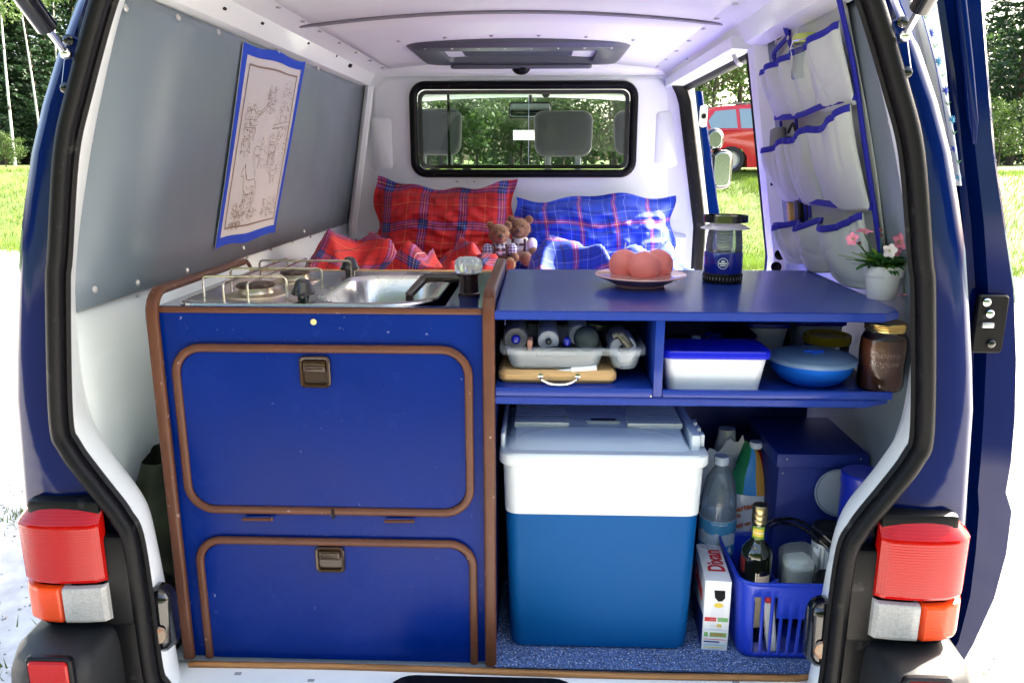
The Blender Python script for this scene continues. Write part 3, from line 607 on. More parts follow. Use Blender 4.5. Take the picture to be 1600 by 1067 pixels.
# window frame (double rubber) + panes
q = MB(); pth = ringf(wx0+.012, wx1-.012, wz0+.012, wz1-.012, .055, YB-.024); q.sweep(pth, [(.022*math.cos(t), .019*math.sin(t)) for t in [2*math.pi*i/8 for i in range(8)]], (0,1,0), True); wf = fixn(q.build('window_frame', m_rub, bulk, 60))
q = MB(); q.sweep(ringf(wx0+.042, wx1-.042, wz0+.042, wz1-.042, .03, YB-.008), [(.01,-.009),(.01,.009),(-.012,.009),(-.012,-.009)], (0,1,0), True); o = fixn(q.build('sash', m_blkgl, bulk, 30)); o.name = 'inner_frame'
xm = P(826, 200, y=YB).x; xl = P(701, 200, y=YB).x
for a, b, y, nm in ((wx0+.04, xm, YB-.004, 'window_pane'), (xl, wx1-.04, YB+.010, 'window_pane')):
    q = MB(); q.box(a, b, y-.002, y+.002, wz0+.04, wz1-.04); q.build(nm, m_pane, bulk)
q = MB(); q.box(xl-.006, xl+.006, YB+.004, YB+.016, wz0+.04, wz1-.04); q.build('pane_stile', m_blkgl, bulk)
q = MB(); q.box(xm-.0015, xm+.0015, YB-.008, YB, wz0+.04, wz1-.04); q.build('pane_edge', M('pane edge', (.5,.6,.58), .2), bulk)
# ---- the cab seen through the window
def headrest(px0, px1, py0, py1, y):
    a = P(px0, py0, y=y); b = P(px1, py1, y=y); w = b.x-a.x; h = a.z-b.z; cx, cz = (a.x+b.x)/2, (a.z+b.z)/2; q = MB(); rings = []
    for dy, ins, in ((-.05,.035),(-.045,.016),(-.03,.004),(0,0),(.03,.006),(.05,.03)): rings.append([V((cx+p*(1+.06*qq/h), y+dy+.15*(qq/h)*.2, cz+qq)) for p, qq in rrect(w-2*ins, h-2*ins, .055, 6)])
    q.loft(rings, True, True, True); hr = fixn(q.build('headrest', m_seat, van, 70))
    for sx in (-.26, .26):
        q = MB(); q.tube([(cx+sx*w, y, b.z+.02), (cx+sx*w, y, b.z-.16)], .017, 8); q.build('headrest_post', m_dkgrey, hr)
    return cx, b.z
cxs = [headrest(640,722,170,243,4.25), headrest(835,925,173,245,4.25), headrest(960,1050,173,243,4.25)]
for cx, zz in (cxs[0], ((cxs[1][0]+cxs[2][0])/2, cxs[1][1])):
    w = .24 if cx < -.3 else .46; q = MB(); q.box(cx-w, cx+w, 4.20, 4.34, .75, zz-.13, .05, 3); q.build('seat_back', m_seat, van)
q = MB(); q.box(XC-.8, XC+.8, 4.85, 5.4, .7, 1.24, .08, 3); q.build('dashboard', m_dkgrey, van)
q = MB(); cs = V((-.55, 4.72, 1.36)); q.tube([cs + V((.19*math.cos(t), .10*math.sin(t), .16*math.sin(t))) for t in [2*math.pi*i/28 for i in range(28)]], .013, 7, True); q.build('steering_wheel', m_blk, van)
q = MB(); q.grid(lambda u, v: V((XC + lerp(-.78,.78,u)*lerp(1.03,.90,v), lerp(5.30,4.74,v) - .06*(2*u-1)**2, lerp(1.20,1.925,v))), 8, 4); q.build('windscreen', m_pane, van)
q = MB(); q.tube([V((XC + .70*t, 4.74 - .06*t*t, 1.93 - .035*t*t)) for t in [-1+i*.1 for i in range(21)]], .022, 8); q.build('windscreen_header', m_white, van)
q = MB(); q.grid(lambda u, v: V((XC + lerp(-.70,.70,u), lerp(3.78,4.74,v), 1.955 - .02*v)), 4, 2); solid(fixn(q.build('cab_headlining', M('grey headlining', (.5,.52,.52), .9), van)), .02)
for s in (-1, 1):
    q = MB(); q.tube([V((bx(.70, s), 4.68, 1.93)), V((bx(.80, s), 5.0, 1.55)), V((bx(.83, s), 5.28, 1.2))], .035, 8); q.build('windscreen_pillar', m_dkgrey, van)
q = MB(); a = P(795,160,y=4.62); b = P(862,186,y=4.62); q.rbox(((a.x+b.x)/2, 4.62, (a.z+b.z)/2), b.x-a.x, a.z-b.z, .035, .02, .008); im = q.build('inner_mirror', m_blk, van)
q = MB(); q.rbox(((a.x+b.x)/2, 4.599, (a.z+b.z)/2), b.x-a.x-.02, a.z-b.z-.02, .004, .012, .001); q.build('mirror_glass', M('mirror', (.35,.4,.42), .03, metal=1), im)
q = MB(); q.tube([V(((a.x+b.x)/2, 4.63, a.z)), V(((a.x+b.x)/2, 4.70, 1.93))], .008, 6); q.build('mirror_stem', m_blk, im)
a = P(853,147,y=4.60); q = MB(); q.sphere(a, .024, 12, 8); q.tube([a, a+V((0,.1,.02))], .012, 6); q.build('interior_sensor', m_blk, van)
a = P(802,204,y=5.0); b = P(836,219,y=5.0); q = MB(); q.box(a.x, b.x, 4.99, 4.994, b.z, a.z); q.build('windscreen_sticker', M('white paper', (.85,.85,.85), .6), van)
q = MB(); q.grid(lambda u, v: V((XC + lerp(-.84,.84,u), lerp(3.78,5.0,v), 1.25)), 1, 1)
# cab sides up to the window line, nose
for s in (-1, 1):
    q = MB(); q.loft([[V((bx(interp(SIDE, z)-(.25*max(0,(y-5.0)/.7)), s), y, z)) for z in (.32,.55,.9,1.25)] for y in (3.80, 4.4, 5.0, 5.6)], False); fixn(q.build('cab_side', m_blue, van)) if s < 0 else None
q = MB(); q.loft([[V((XC+x*.86, y, z)) for x in (-1,-.5,0,.5,1)] for y, z in ((5.30,1.20),(5.62,1.10),(5.70,.9),(5.72,.4))], False); fixn(q.build('nose', m_blue, van))
# ---- side doorway on the right: pillars, rail, seals
q = MB(); rings = []
for z in [.47,.7,.9,1.1,1.25,1.4,1.55,1.7,1.80,1.88]:
    h = hin(z); rings.append([V((bx(h+.034,1), 2.39, z)), V((bx(h-.002,1), 2.415, z)), V((bx(h-.006,1), 2.47, z)), V((bx(h+.012,1), 2.525, z)), V((bx(h+.06,1), 2.542, z)), V((bx(h+.072,1), 2.538, z))])
q.loft(rings, False); cpil = fixn(q.build('door_pillar', m_white, van, 40))
q = MB(); q.tube([V((bx(hin(z)+.014,1), 2.53, z)) for z in [.47,.7,.9,1.1,1.25,1.4,1.55,1.7,1.80,1.87]], .010, 6); q.build('door_seal', m_rub, cpil)
for px, py in ((1205,280),(1206,288)): 
    p = P(px, py, x=bx(.79,1)); q = MB(); q.sphere(p, .005, 8, 5); q.build('hole', m_hole, cpil)
for px, py in ((1219,398),(1213,417)):
    p = P(px, py, x=bx(.815,1)); q = MB(); q.lathe([(.016,0),(.016,.003),(.012,.004),(.0001,-.004)], p, 14, frame((0,0,0), (-.5,-1,0)).to_3x3().to_4x4()); q.build('seat_belt_mount', m_blk, cpil)
q = MB(); rings = []
for z in [.47,.7,.9,1.1,1.25,1.4,1.55,1.7,1.80,1.88]:
    h = hin(z); rings.append([V((bx(h-.10,1), 3.715, z)), V((bx(h-.05,1), 3.70, z)), V((bx(h-.01,1), 3.66, z)), V((bx(h+.02,1), 3.65, z)), V((bx(h+.065,1), 3.66, z)), V((bx(h+.07,1), 3.73, z))])
q.loft(rings, False); bp_ = fixn(q.build('door_pillar', m_white, van, 40))
q = MB(); q.sweep([V((bx(hin(z)+.012 - .35*max(0,z-1.82),1), 3.635 - (.5*max(0,z-1.84)), z)) for z in [.47,.7,.9,1.1,1.25,1.4,1.55,1.7,1.80,1.85,1.885]], [(.024*math.cos(t), .030*math.sin(t)) for t in [2*math.pi*i/8 for i in range(8)]], (0,1,0)); q.build('door_seal', m_rub, bp_)
q = MB(); q.sweep([V((bx(.752,1), y, 1.868)) for y in (2.52, 3.0, 3.64)], [(.018*math.cos(t), .022*math.sin(t)) for t in [2*math.pi*i/8 for i in range(8)]], (0,0,1)); q.build('door_seal', m_rub, bp_)
q = MB(); q.loft([[V((bx(h,1), y, z)) for h, z in ((.66,1.905),(.665,1.872),(.72,1.868),(.79,1.868),(.80,1.885),(.79,1.90))] for y in (2.44, 3.0, 3.4, 3.70)], True, True, True); fixn(q.build('door_rail', m_white, van, 25))
q = MB(); p = P(1150,62,x=.60); q.tube(smooth_path([P(1147,62,x=.60), P(1146,80,x=.60), P(1150,95,x=.61), P(1158,102,x=.63)], 4), .007, 7); q.build('grab_hook', m_zinc, van)
q = MB(); q.box(bx(.80,1), bx(.885,1), 2.54, 3.72, .38, .465, .01); q.build('side_sill', m_blue, van)
# passenger door, ajar, and its mirrors
q = MB(); rings = []
for z in [.5,.8,1.1,1.25,1.45,1.6,1.75,1.86]:
    D = interp(SIDE, z) + .014; w_ = lerp(.065, .036, max(0, min(1, (z-1.2)/.7)))
    rings.append([V((bx(D,1), 3.80, z)), V((bx(D+.008,1), 3.775, z)), V((bx(D+w_-.008,1), 3.785, z)), V((bx(D+w_,1), 3.80, z))] + ([V((bx(D-.02,1), 4.75, z)), V((bx(D-.07,1), 4.75, z))] if z < 1.3 else [V((bx(D+w_-.005,1), 3.88, z)), V((bx(D,1), 3.88, z))]))
q.loft(rings[:4], True, True, True); q.loft(rings[3:4] + rings[4:], True, True, True); pd = fixn(q.build('passenger_door', m_blue, van, 30))
p = P(1099,182,y=3.77); q = MB(); q.rbox(p, .035, .10, .012, .014, .004); q.build('door_latch', m_zinc, pd); q = MB(); q.lathe([(.012,.012),(.012,.0),(.006,0),(.006,.012)], p, 12, Matrix.Rotation(R(90),4,'X')); q.build('latch_hole', m_hole, pd)
for (x0,y0,x1,y1,r,nm) in ((1113,234,1143,296,.05,'wing_mirror'),(1104,200,1131,236,.06,'blind_spot_mirror')):
    a = P(x0,y0,y=4.55); b = P(x1,y1,y=4.55); c = (a+b)/2; w, h = b.x-a.x, a.z-b.z; q = MB(); q.rbox(c + V((0,.05,0)), w, h, .10, r, .02); wm_ = q.build(nm, m_blkgl, van, 60)
    q = MB(); q.rbox(c + V((0,-.003,0)), w-.034, h-.034, .008, max(.01, r-.016), .002); q.build('mirror_glass', M('wing mirror glass', (.60,.66,.68), .22, metal=1), wm_)
    q = MB(); q.tube([c + V((-.02,.08,-.02)), V((bx(.86,1), 4.62, c.z - .05))], .014, 7); q.build('mirror_arm', m_blk, wm_)
# ---- rear lights, bumper, strikers, struts
m_lred = M('red lens', (.36, .002, .002), .14, coat=.18, spec=.28)
m_lred2 = M('red lens top', (.62, .02, .02), .08, coat=1)
m_lamb = M('amber lens', (.72, .060, .006), .14, coat=.18, spec=.28)
def banded(m, c1, c2, scale):
    nt = m.node_tree; b = nt.nodes['Principled BSDF']; tc = nt.nodes.new('ShaderNodeTexCoord'); w = nt.nodes.new('ShaderNodeTexWave'); w.bands_direction = 'Z'; w.inputs['Scale'].default_value = scale; w.inputs['Distortion'].default_value = .3
    w2 = nt.nodes.new('ShaderNodeTexWave'); w2.bands_direction = 'X'; w2.inputs['Scale'].default_value = scale*1.2; nt.links.new(tc.outputs['Object'], w.inputs['Vector']); nt.links.new(tc.outputs['Object'], w2.inputs['Vector'])
    ml = nt.nodes.new('ShaderNodeMath'); ml.operation = 'MULTIPLY'; nt.links.new(w.outputs['Fac'], ml.inputs[0]); nt.links.new(w2.outputs['Fac'], ml.inputs[1]); rp = nt.nodes.new('ShaderNodeValToRGB'); rp.color_ramp.elements[0].color = (*c1, 1); rp.color_ramp.elements[1].color = (*c2, 1)
    nt.links.new(ml.outputs[0], rp.inputs[0]); nt.links.new(rp.outputs[0], b.inputs['Base Color']); return m
banded(m_lred, (.30,.001,.001), (.46,.007,.004), 62); banded(m_lamb, (.62,.045,.005), (.80,.08,.010), 70)
m_lclr = M('clear lens', (.34, .34, .33), .16, coat=.3, var=(220, .14))
PLAN = [(.716,1.272),(.76,1.266),(.80,1.264),(.84,1.268),(.868,1.280),(.886,1.305),(.894,1.345)]
def plan_at(h): return interp(PLAN, h)
def lens(nm, s, h0, h1, z0, z1, mat, par, top=False, n=14, ribs=20):
    q = MB(); rows = []; hs = [lerp(h0, h1, (i/n)) for i in range(n+1)]; za, zb = z0+.010, (z1-.035 if top else z1-.008)
    zl = [(z0,.012,0),(z0+.004,.003,0)] + [(lerp(za, zb, k/(3*ribs)), 0, .00045*(k % 3 == 1)) for k in range(3*ribs+1)] + ([(z1-.028,.004,0),(z1-.006,.024,0),(z1,.03,0)] if top else [(z1-.003,.002,0),(z1,.01,0)])
    for z, ins, rb in zl:
        row = [V((bx(h0, s), 1.31, z))]
        for k, h in enumerate(hs):
            e = .008 if k == 0 else 0; row.append(V((bx(h - ins*.8*max(0,(h-.83)/.058), s), plan_at(h) + ins + e - (rb if 0 < k < n-1 else 0), z)))
        row.append(V((bx(h1 - .01, s), 1.36, z))); rows.append(row)
    q.loft(rows, False); return fixn(q.build(nm, mat, par, 30))
for s in (-1, 1):
    q = MB(); q.box(min(bx(.676,s),bx(.858,s)), max(bx(.676,s),bx(.858,s)), 1.290, 1.335, .672, .862, .010); q.box(min(bx(.716,s),bx(.857,s)), max(bx(.716,s),bx(.857,s)), 1.2885, 1.334, .80, .934, .012); q.box(min(bx(.676,s),bx(.735,s)), max(bx(.676,s),bx(.735,s)), 1.300, 1.332, .30, .70, .006); tl = q.build('tail_light', m_blk, van); tl['label'] = 'left rear light cluster' if s < 0 else 'right rear light cluster'
    lens('red_lens', s, .716, .894, .772, .924, m_lred, tl, True); lens('amber_lens', s, .797, .894, .690, .768, m_lamb, tl); lens('clear_lens', s, .716, .793, .690, .768, m_lclr, tl)
    q = MB(); rings = []
    for z, ins in ((.30,.02),(.34,0),(.60,0),(.635,.004),(.655,.014),(.667,.03),(.672,.06)):
        rings.append([V((bx(h,s), y, z)) for h, y in ((.715+ins*.4,1.60),(.715+ins*.4,1.205+ins),(.73+ins*.5,1.18+ins),(.785,1.172+ins),(.835-ins*.4,1.180+ins),(.872-ins*.6,1.203+ins),(.896-ins*.8,1.25+ins*.5),(.906-ins,1.33),(.908-ins,1.60))])
    q.loft(rings, True, True, True); bc = fixn(q.build('bumper_corner', m_bump, van, 40))
    pr = P(76, 1058, y=1.166); cc = (XC - pr.x, pr.z); q = MB(); q.rbox((bx(cc[0],s), 1.175, cc[1]), .085, .075, .014, .01, .003); q.build('reflector_surround', m_blk, bc)
    q = MB(); q.rbox((bx(cc[0],s), 1.1705, cc[1]), .072, .062, .014, .008, .003); q.build('reflector', m_lred, bc)
    p = V((bx(.655, s), 1.352, .655)); q = MB(); q.rbox(p, .058, .14, .05, .028, .012, (s*-.95,-.25,0), (0,.02,1)); st = q.build('buffer_block', m_blkgl, van, 60)
    q = MB(); q.lathe([(.017,.004),(.02,0),(.012,-.002),(.0001,-.012)], p + V((-s*.004,-.034,-.02)), 14, frame((0,0,0), (-s*.3,-1,0)).to_3x3().to_4x4()); q.build('buffer_socket', M('dirty metal', (.22,.18,.14), .5, metal=.7, dirt=((.25,.10,.04), 60, .5, .1, .8)), st)
    # gas strut
    ball = P(103,84,y=1.285) if s < 0 else P(1413,57,y=1.285); far = ball + V((s*.02, -.50, .42)); d = (far-ball).normalized()
    q = MB(); q.tube([ball + d*.05, ball + d*.052, ball + d*.62], [.008,.0165,.0165], 14); gs = q.build('gas_strut', m_blkgl, van); 
    q = MB(); q.tube([ball, ball + d*.06], .0055, 8); q.sphere(ball, .0095, 10, 8); q.build('strut_rod', m_chrome, gs)
    q = MB(); q.rbox((ball.x + s*.002, 1.304, ball.z - .018), .030, .095, .010, .014, .003, (1,0,s*.25), (-s*.25,0,1)); br = q.build('strut_bracket', m_blue, gs)
    for dz in (.022, -.052): 
        q = MB(); q.lathe([(.009,.0),(.009,.004),(.006,.006),(.0001,.006)], (ball.x + s*(.004 - .2*dz), 1.298, ball.z + dz), 10, Matrix.Rotation(R(90),4,'X')); q.build('screw', m_blkgl, br)
q = MB(); q.box(XC-.73, XC+.73, 1.17, 1.36, .28, .405, .03, 3); q.build('rear_bumper', m_bump, van)
# ---- sliding door, pushed back along the right side
DPX = [(1535,-60),(1536,0),(1545,120),(1555,240),(1571,350),(1586,450),(1590,560),(1588,650),(1582,720),(1574,765),(1583,795),(1575,860),(1556,930),(1524,1000),(1490,1060)]
DIN = [(-60,1436),(0,1459),(135,1485),(300,1501),(450,1505),(1100,1470)]
q = MB(); rings = []
for px, py in DPX[::-1]:
    o_ = P(px, py, y=1.452); i_ = P(interp(DIN, py), py, y=1.475); xo = o_.x; z = o_.z; xi = min(i_.x, xo - .06); m_ = lerp(xi, xo, .32)
    rings.append([V((xi, 1.52, z)), V((xi+.004, 1.478, z)), V((m_-.006, 1.472, z)), V((m_+.004, 1.447, z)), V((xo-.010, 1.440, z)), V((xo, 1.452, z)), V((xo, 1.8, z)), V((xo, 2.50, z)), V((xi, 2.50, z))])
q.loft(rings, True, True, True); sdr = fixn(q.build('sliding_door', m_blue, van, 30))
a = P(1527,460,y=1.44); b = P(1563,551,y=1.44); c = (a+b)/2; q = MB(); q.rbox(c, b.x-a.x, a.z-b.z, .012, .008, .003); dl = q.build('door_latch', m_blk, sdr)
for px, py in ((1541,472),(1546,490),(1548,537)): 
    p = P(px, py, y=1.433); q = MB(); q.lathe([(.0075,0),(.0075,.003),(.004,.005),(.0001,.005)], p, 12, Matrix.Rotation(R(90),4,'X')); q.build('screw', m_chrome if py < 500 else m_blkgl, dl)
q = MB(); q.box(c.x-.018, c.x+.004, 1.428, 1.436, c.z-.006, c.z+.004, .002); q.build('latch_claw', m_zinc, dl)
q = MB(); q.tube([P(1522,225,y=1.447), P(1520,190,y=1.444), P(1512,100,y=1.444), P(1500,-10,y=1.444)], [.004,.010,.010,.010], 10); q.build('edge_rib', m_blue, sdr)
# raised hatch above the opening
q = MB(); q.loft([[V((bx(h, 1), lerp(1.33, .36, t) , lerp(1.985, 2.20, t) + .05*math.sin(math.pi*t) + dz)) for h in (-.66,-.4,0,.4,.66)] for t, dz in ((0,0),(.3,0),(.7,0),(1,-.05))], False); o = fixn(q.build('tailgate', m_white, van, 40)); solid(o, .04, 0)
# ================================================================ kitchen cabinet (left)
YF = 1.45
def trim_sec(w, d): return [(a, b) for a, b in rrect(d, w, min(w, d)*.42, 3)]
cab = thing('kitchen_cabinet', 'blue kitchen cabinet with brown edging, steel hob and sink on top', 'cabinet', (-.43, 1.7, .49))
def side_board(xc, back, mt):
    pts = [(1.455, .489), (1.455, 1.255), (1.462, 1.282), (1.485, 1.294)] + [(back-.03, 1.294), (back-.008, 1.284), (back, 1.26), (back, .489)]
    q = MB(); q.loft([[V((xc + d, y, z)) for y, z in pts] for d in (-.0085, .0085)], True, True, True); fixn(q.build('side_board', mt, cab))
    path = [V((xc, 1.453, .490)), V((xc, 1.453, 1.245))]
    for i in range(1, 8):
        t = R(180 - 90*i/7); path.append(V((xc, 1.498 + .045*math.cos(t), 1.252 + .045*math.sin(t))))
    path += [V((xc, back-.04, 1.297))] + [V((xc, back-.04 + .04*math.sin(R(90*i/5)), 1.257 + .04*math.cos(R(90*i/5)))) for i in range(1, 6)] + [V((xc, back, 1.20))]
    q = MB(); q.sweep(path, trim_sec(.0245, .016), (0, -1, .01)); fixn(q.build('edge_trim', m_trim, cab, 50))
side_board(-.760, 1.965, m_wlam); side_board(-.0985, 2.00, m_ctrd)
q = MB(); q.box(-.7515, -.1075, 1.462, 1.472, .489, 1.258); q.build('front_board', m_cab, cab)
q = MB(); q.box(-.7515, -.1075, 1.94, 1.95, .489, 1.258); q.build('back_board', m_ctrd, cab)
q = MB(); wr = [(-.47,1.478),(-.185,1.478),(-.185,1.86),(-.47,1.86)]; wo_ = [(-.7515,1.462),(-.1075,1.462),(-.1075,1.955),(-.7515,1.955)]
q.loft([[V((x,y,1.2585)) for x,y in wr], [V((x,y,1.2705)) for x,y in wr], [V((x,y,1.2705)) for x,y in wo_], [V((x,y,1.2585)) for x,y in wo_]], True, loop=True); fixn(q.build('worktop', m_work, cab, 20))
q = MB(); q.box(-.7515, -.1075, 1.4575, 1.4625, 1.2575, 1.2690, .0015); q.build('worktop_trim', m_trim, cab)
q = MB(); q.box(-.7515, -.1075, 1.952, 1.966, 1.2600, 1.2735, .002); q.build('back_strip', m_beech, cab)
def door(px0, py0, px1, py1, open_bottom, name):
    a = P(px0, py0, y=1.455); b = P(px1, py1, y=1.455); x0, x1, z1, z0 = a.x, b.x, a.z, b.z; r = .05
    if open_bottom: z0 = .4895
    cx, cz = (x0+x1)/2, (z0+z1)/2; q = MB()
    if open_bottom:
        pts = [(x0+.008, z0), (x1-.008, z0)] + [(x1-.008-r+r*math.cos(R(t)), z1-.008-r+r*math.sin(R(t))) for t in (0,18,36,54,72,90)] + [(x0+.008+r+r*math.cos(R(t)), z1-.008-r+r*math.sin(R(t))) for t in (90,108,126,144,162,180)]
        q.loft([[V((x, y, z)) for x, z in pts] for y in (1.4615, 1.4575)], True, True, True)
    else: q.rbox((cx, 1.4595, cz), x1-x0-.016, z1-z0-.016, .004, r, .0005, n=6)
    d = fixn(q.build('cabinet_door', m_cab, cab)); d['label'] = name
    if open_bottom: path = [V((x0, 0, z0))] + [V((x0+r+r*math.cos(R(t)), 0, z1-r+r*math.sin(R(t)))) for t in range(180, 89, -10)] + [V((x1-r+r*math.cos(R(t)), 0, z1-r+r*math.sin(R(t)))) for t in range(90, -1, -10)] + [V((x1, 0, z0))]
    else: path = [V((cx+p, 0, cz+w)) for p, w in rrect(x1-x0, z1-z0, r+.004, 9)]
    for p in path: p.y = 1.4565
    q = MB(); q.sweep(path, [(a_, b_) for a_, b_ in rrect(.012, .017, .0055, 3)], (0, -1, 0), not open_bottom); fixn(q.build('door_trim', m_trim, d, 50))
    return d
d1 = door(271, 543, 735, 802, False, 'large upper cabinet door'); d2 = door(309, 843, 741, 1036, True, 'lower cabinet door')
def latch(px0, py0, px1, py1, d):
    a = P(px0, py0, y=1.455); b = P(px1, py1, y=1.455); c = (a+b)/2; w, h = b.x-a.x, a.z-b.z; q = MB()
    rr = lambda W, H, r, y: [V((c.x+p, y, c.z+k)) for p, k in rrect(W, H, r, 4)]
    q.loft([rr(w,h,.010,1.457), rr(w,h,.010,1.4515), rr(w-.004,h-.004,.009,1.4495), rr(w-.012,h-.012,.006,1.4505), rr(w-.016,h-.016,.005,1.4570)], True, False, True); l = fixn(q.build('door_latch', m_latch, d, 40))
    q = MB(); q.box(c.x-w*.36, c.x+w*.36, 1.4475, 1.4565, c.z+.001, c.z+h*.37, .002); lf = q.build('latch_flap', m_latch, d)
    q = MB()
    for k in range(3): q.box(c.x-w*.28, c.x+w*.28, 1.4462, 1.448, c.z+h*(.08+.09*k), c.z+h*(.12+.09*k), .0006)
    q.build('latch_ribs', m_latch, d)
latch(467, 556, 518, 605, d1); latch(492, 853, 540, 893, d2)
pg = P(520, 803, y=1.4485); q = MB(); q.box(pg.x-.0025, pg.x+.0025, 1.4478, 1.4565, pg.z-.010, pg.z+.010); q.build('trim_gap', m_hole, d1)
for px0, px1, py in ((379,424,811),(601,645,814)):
    a = P(px0, py, y=1.452); b = P(px1, py, y=1.452); q = MB(); q.tube([a, b], .0034, 8); q.sphere(b, .0042, 8, 6); q.build('door_hinge', m_trim, cab)
p = P(490, 503, y=1.461); q = MB(); q.lathe([(.0062,0),(.0058,.002),(.003,.003),(.0001,.003)], p, 12, Matrix.Rotation(R(90),4,'X')); q.build('screw_cap', M('cream screw cap', (.70,.58,.25), .4), cab)
# hob and sink, one pressed steel unit
ZT = 1.2708
def rru(x0, x1, y0, y1, rl, rr_, z, n=8):
    out = []
    for cx, cy, a, r in ((x1-rr_, y1-rr_, 0, rr_), (x0+rl, y1-rl, 90, rl), (x0+rl, y0+rl, 180, rl), (x1-rr_, y0+rr_, 270, rr_)):
        for i in range(n+1): t = R(a + 90*i/n); out.append(V((cx + r*math.cos(t), cy + r*math.sin(t), z)))
    return out
def rr3(x0, x1, y0, y1, r, z, n=6): return [V(((x0+x1)/2+a, (y0+y1)/2+b, z)) for a, b in rrect(x1-x0, y1-y0, r, n)]
q = MB(); q.loft([rru(-.728,-.208,1.468,1.925,.045,.105,ZT), rru(-.727,-.209,1.469,1.924,.045,.105,ZT+.0035), rru(-.722,-.214,1.474,1.919,.042,.102,ZT+.005), rru(-.714,-.222,1.482,1.911,.038,.097,ZT+.0045)])
hobp = fixn(q.build('steel_rim', m_steel, cab, 40))
# deck between rim, hob well and basin
SX0, SX1, SY0, SY1, SR = -.455, -.226, 1.487, 1.850, .075
outer = rr3(-.714,-.179,1.482,1.911,.038,ZT+.0045, 8)
def basin_ring(ins, z, r): return rr3(SX0+ins, SX1-ins, SY0+ins, SY1-ins, r, z, 8)
q = MB(); q.loft([basin_ring(-.006, ZT+.005, SR+.006), basin_ring(0, ZT+.003, SR), basin_ring(.006, ZT-.006, SR-.006), basin_ring(.016, ZT-.06, SR-.01), basin_ring(.024, ZT-.095, SR-.014), basin_ring(.05, ZT-.112, .06), basin_ring(.12, ZT-.115, .01)], True, False, True)
sk = fixn(q.build('sink_basin', m_steel, cab, 50))
q = MB(); ctr = V(((SX0+SX1)/2, (SY0+SY1)/2, 0)); br = basin_ring(-.006, ZT+.0046, SR+.006)
dk = rru(SX0-.02, -.215, 1.476, 1.917, .001, .10, ZT+.0046)
ang = sorted(set([round(math.atan2(p.y-ctr.y, p.x-ctr.x), 4) for p in br + dk]))
def on_ring(ring, t):
    d = V((math.cos(t), math.sin(t))); best = None
    for a, b in zip(ring, ring[1:] + ring[:1]):
        a2, e = V((a.x-ctr.x, a.y-ctr.y)), V((b.x-a.x, b.y-a.y)); den = d.x*e.y - d.y*e.x
        if abs(den) < 1e-12: continue
        u = (a2.x*e.y - a2.y*e.x)/den; w = (a2.x*d.y - a2.y*d.x)/den
        if u > 0 and -1e-6 <= w <= 1+1e-6: best = u if best is None else max(best, u)
    return V((ctr.x+d.x*best, ctr.y+d.y*best, ZT+.0046))
q.loft([[on_ring(br, t) for t in ang], [on_ring(dk, t) for t in ang]]); fixn(q.build('sink_deck', m_steel, cab, 30))
q = MB(); rings = [rr3(-.722,SX0-.018,1.476,1.917,.03,ZT+.0043), rr3(-.708,SX0-.030,1.490,1.903,.03,ZT+.0040), rr3(-.700,SX0-.038,1.498,1.895,.028,ZT+.0015), rr3(-.66,SX0-.07,1.54,1.86,.02,ZT+.0012)]; q.loft(rings, True, False, True); hob = fixn(q.build('hob_tray', m_steel, cab, 30))
for bxp, byp, r_ in ((-.600, 1.585, .043), (-.575, 1.775, .037)):
    q = MB(); q.lathe([(r_*1.5,0),(r_*1.45,.003),(r_*.95,.006),(r_*.9,.004),(r_*.8,.012),(r_*.82,.018),(r_*.6,.019)], (bxp, byp, ZT+.001), 24); bu = q.build('burner', M('burner alloy', (.55,.47,.36), .35, metal=1), hob)
    q = MB(); q.lathe([(r_*.92,.019),(r_*.95,.022),(r_*.85,.026),(r_*.3,.028),(.0001,.028)], (bxp, byp, ZT), 24); q.build('burner_cap', M('burner cap', (.06,.035,.025), .5, metal=.5, dirt=((.35,.25,.18), 60, .5, .1, .5)), hob)
wz = ZT + .046
def wire(pts, nm='pan_support'):
    q = MB(); q.tube(pts, .0026, 6); return q.build(nm, m_wire, hob)
def bar(x0, y0, x1, y1, z=wz):
    d = V((x1-x0, y1-y0, 0)).normalized() * .008
    wire([V((x0,y0,ZT+.003)), V((x0,y0,z-.008)), V((x0,y0,z-.002))+d*.35, V((x0,y0,z))+d, V((x1,y1,z))-d, V((x1,y1,z-.002))-d*.35, V((x1,y1,z-.008)), V((x1,y1,ZT+.003))])
bar(-.694, 1.545, -.520, 1.545); bar(-.684, 1.665, -.480, 1.665); bar(-.668, 1.800, -.448, 1.800)
bar(-.629, 1.488, -.629, 1.885, wz-.0052); bar(-.580, 1.488, -.580, 1.885, wz-.0052)
for (x, y) in ((-.476, 1.512), (-.468, 1.868)):
    q = MB(); q.lathe([(.012,0),(.012,.010),(.024,.012),(.025,.016),(.022,.019),(.016,.034),(.012,.040),(.006,.043),(.0001,.0435)], (x, y, ZT+.0045), 18); q.build('gas_knob', m_blkgl, cab)
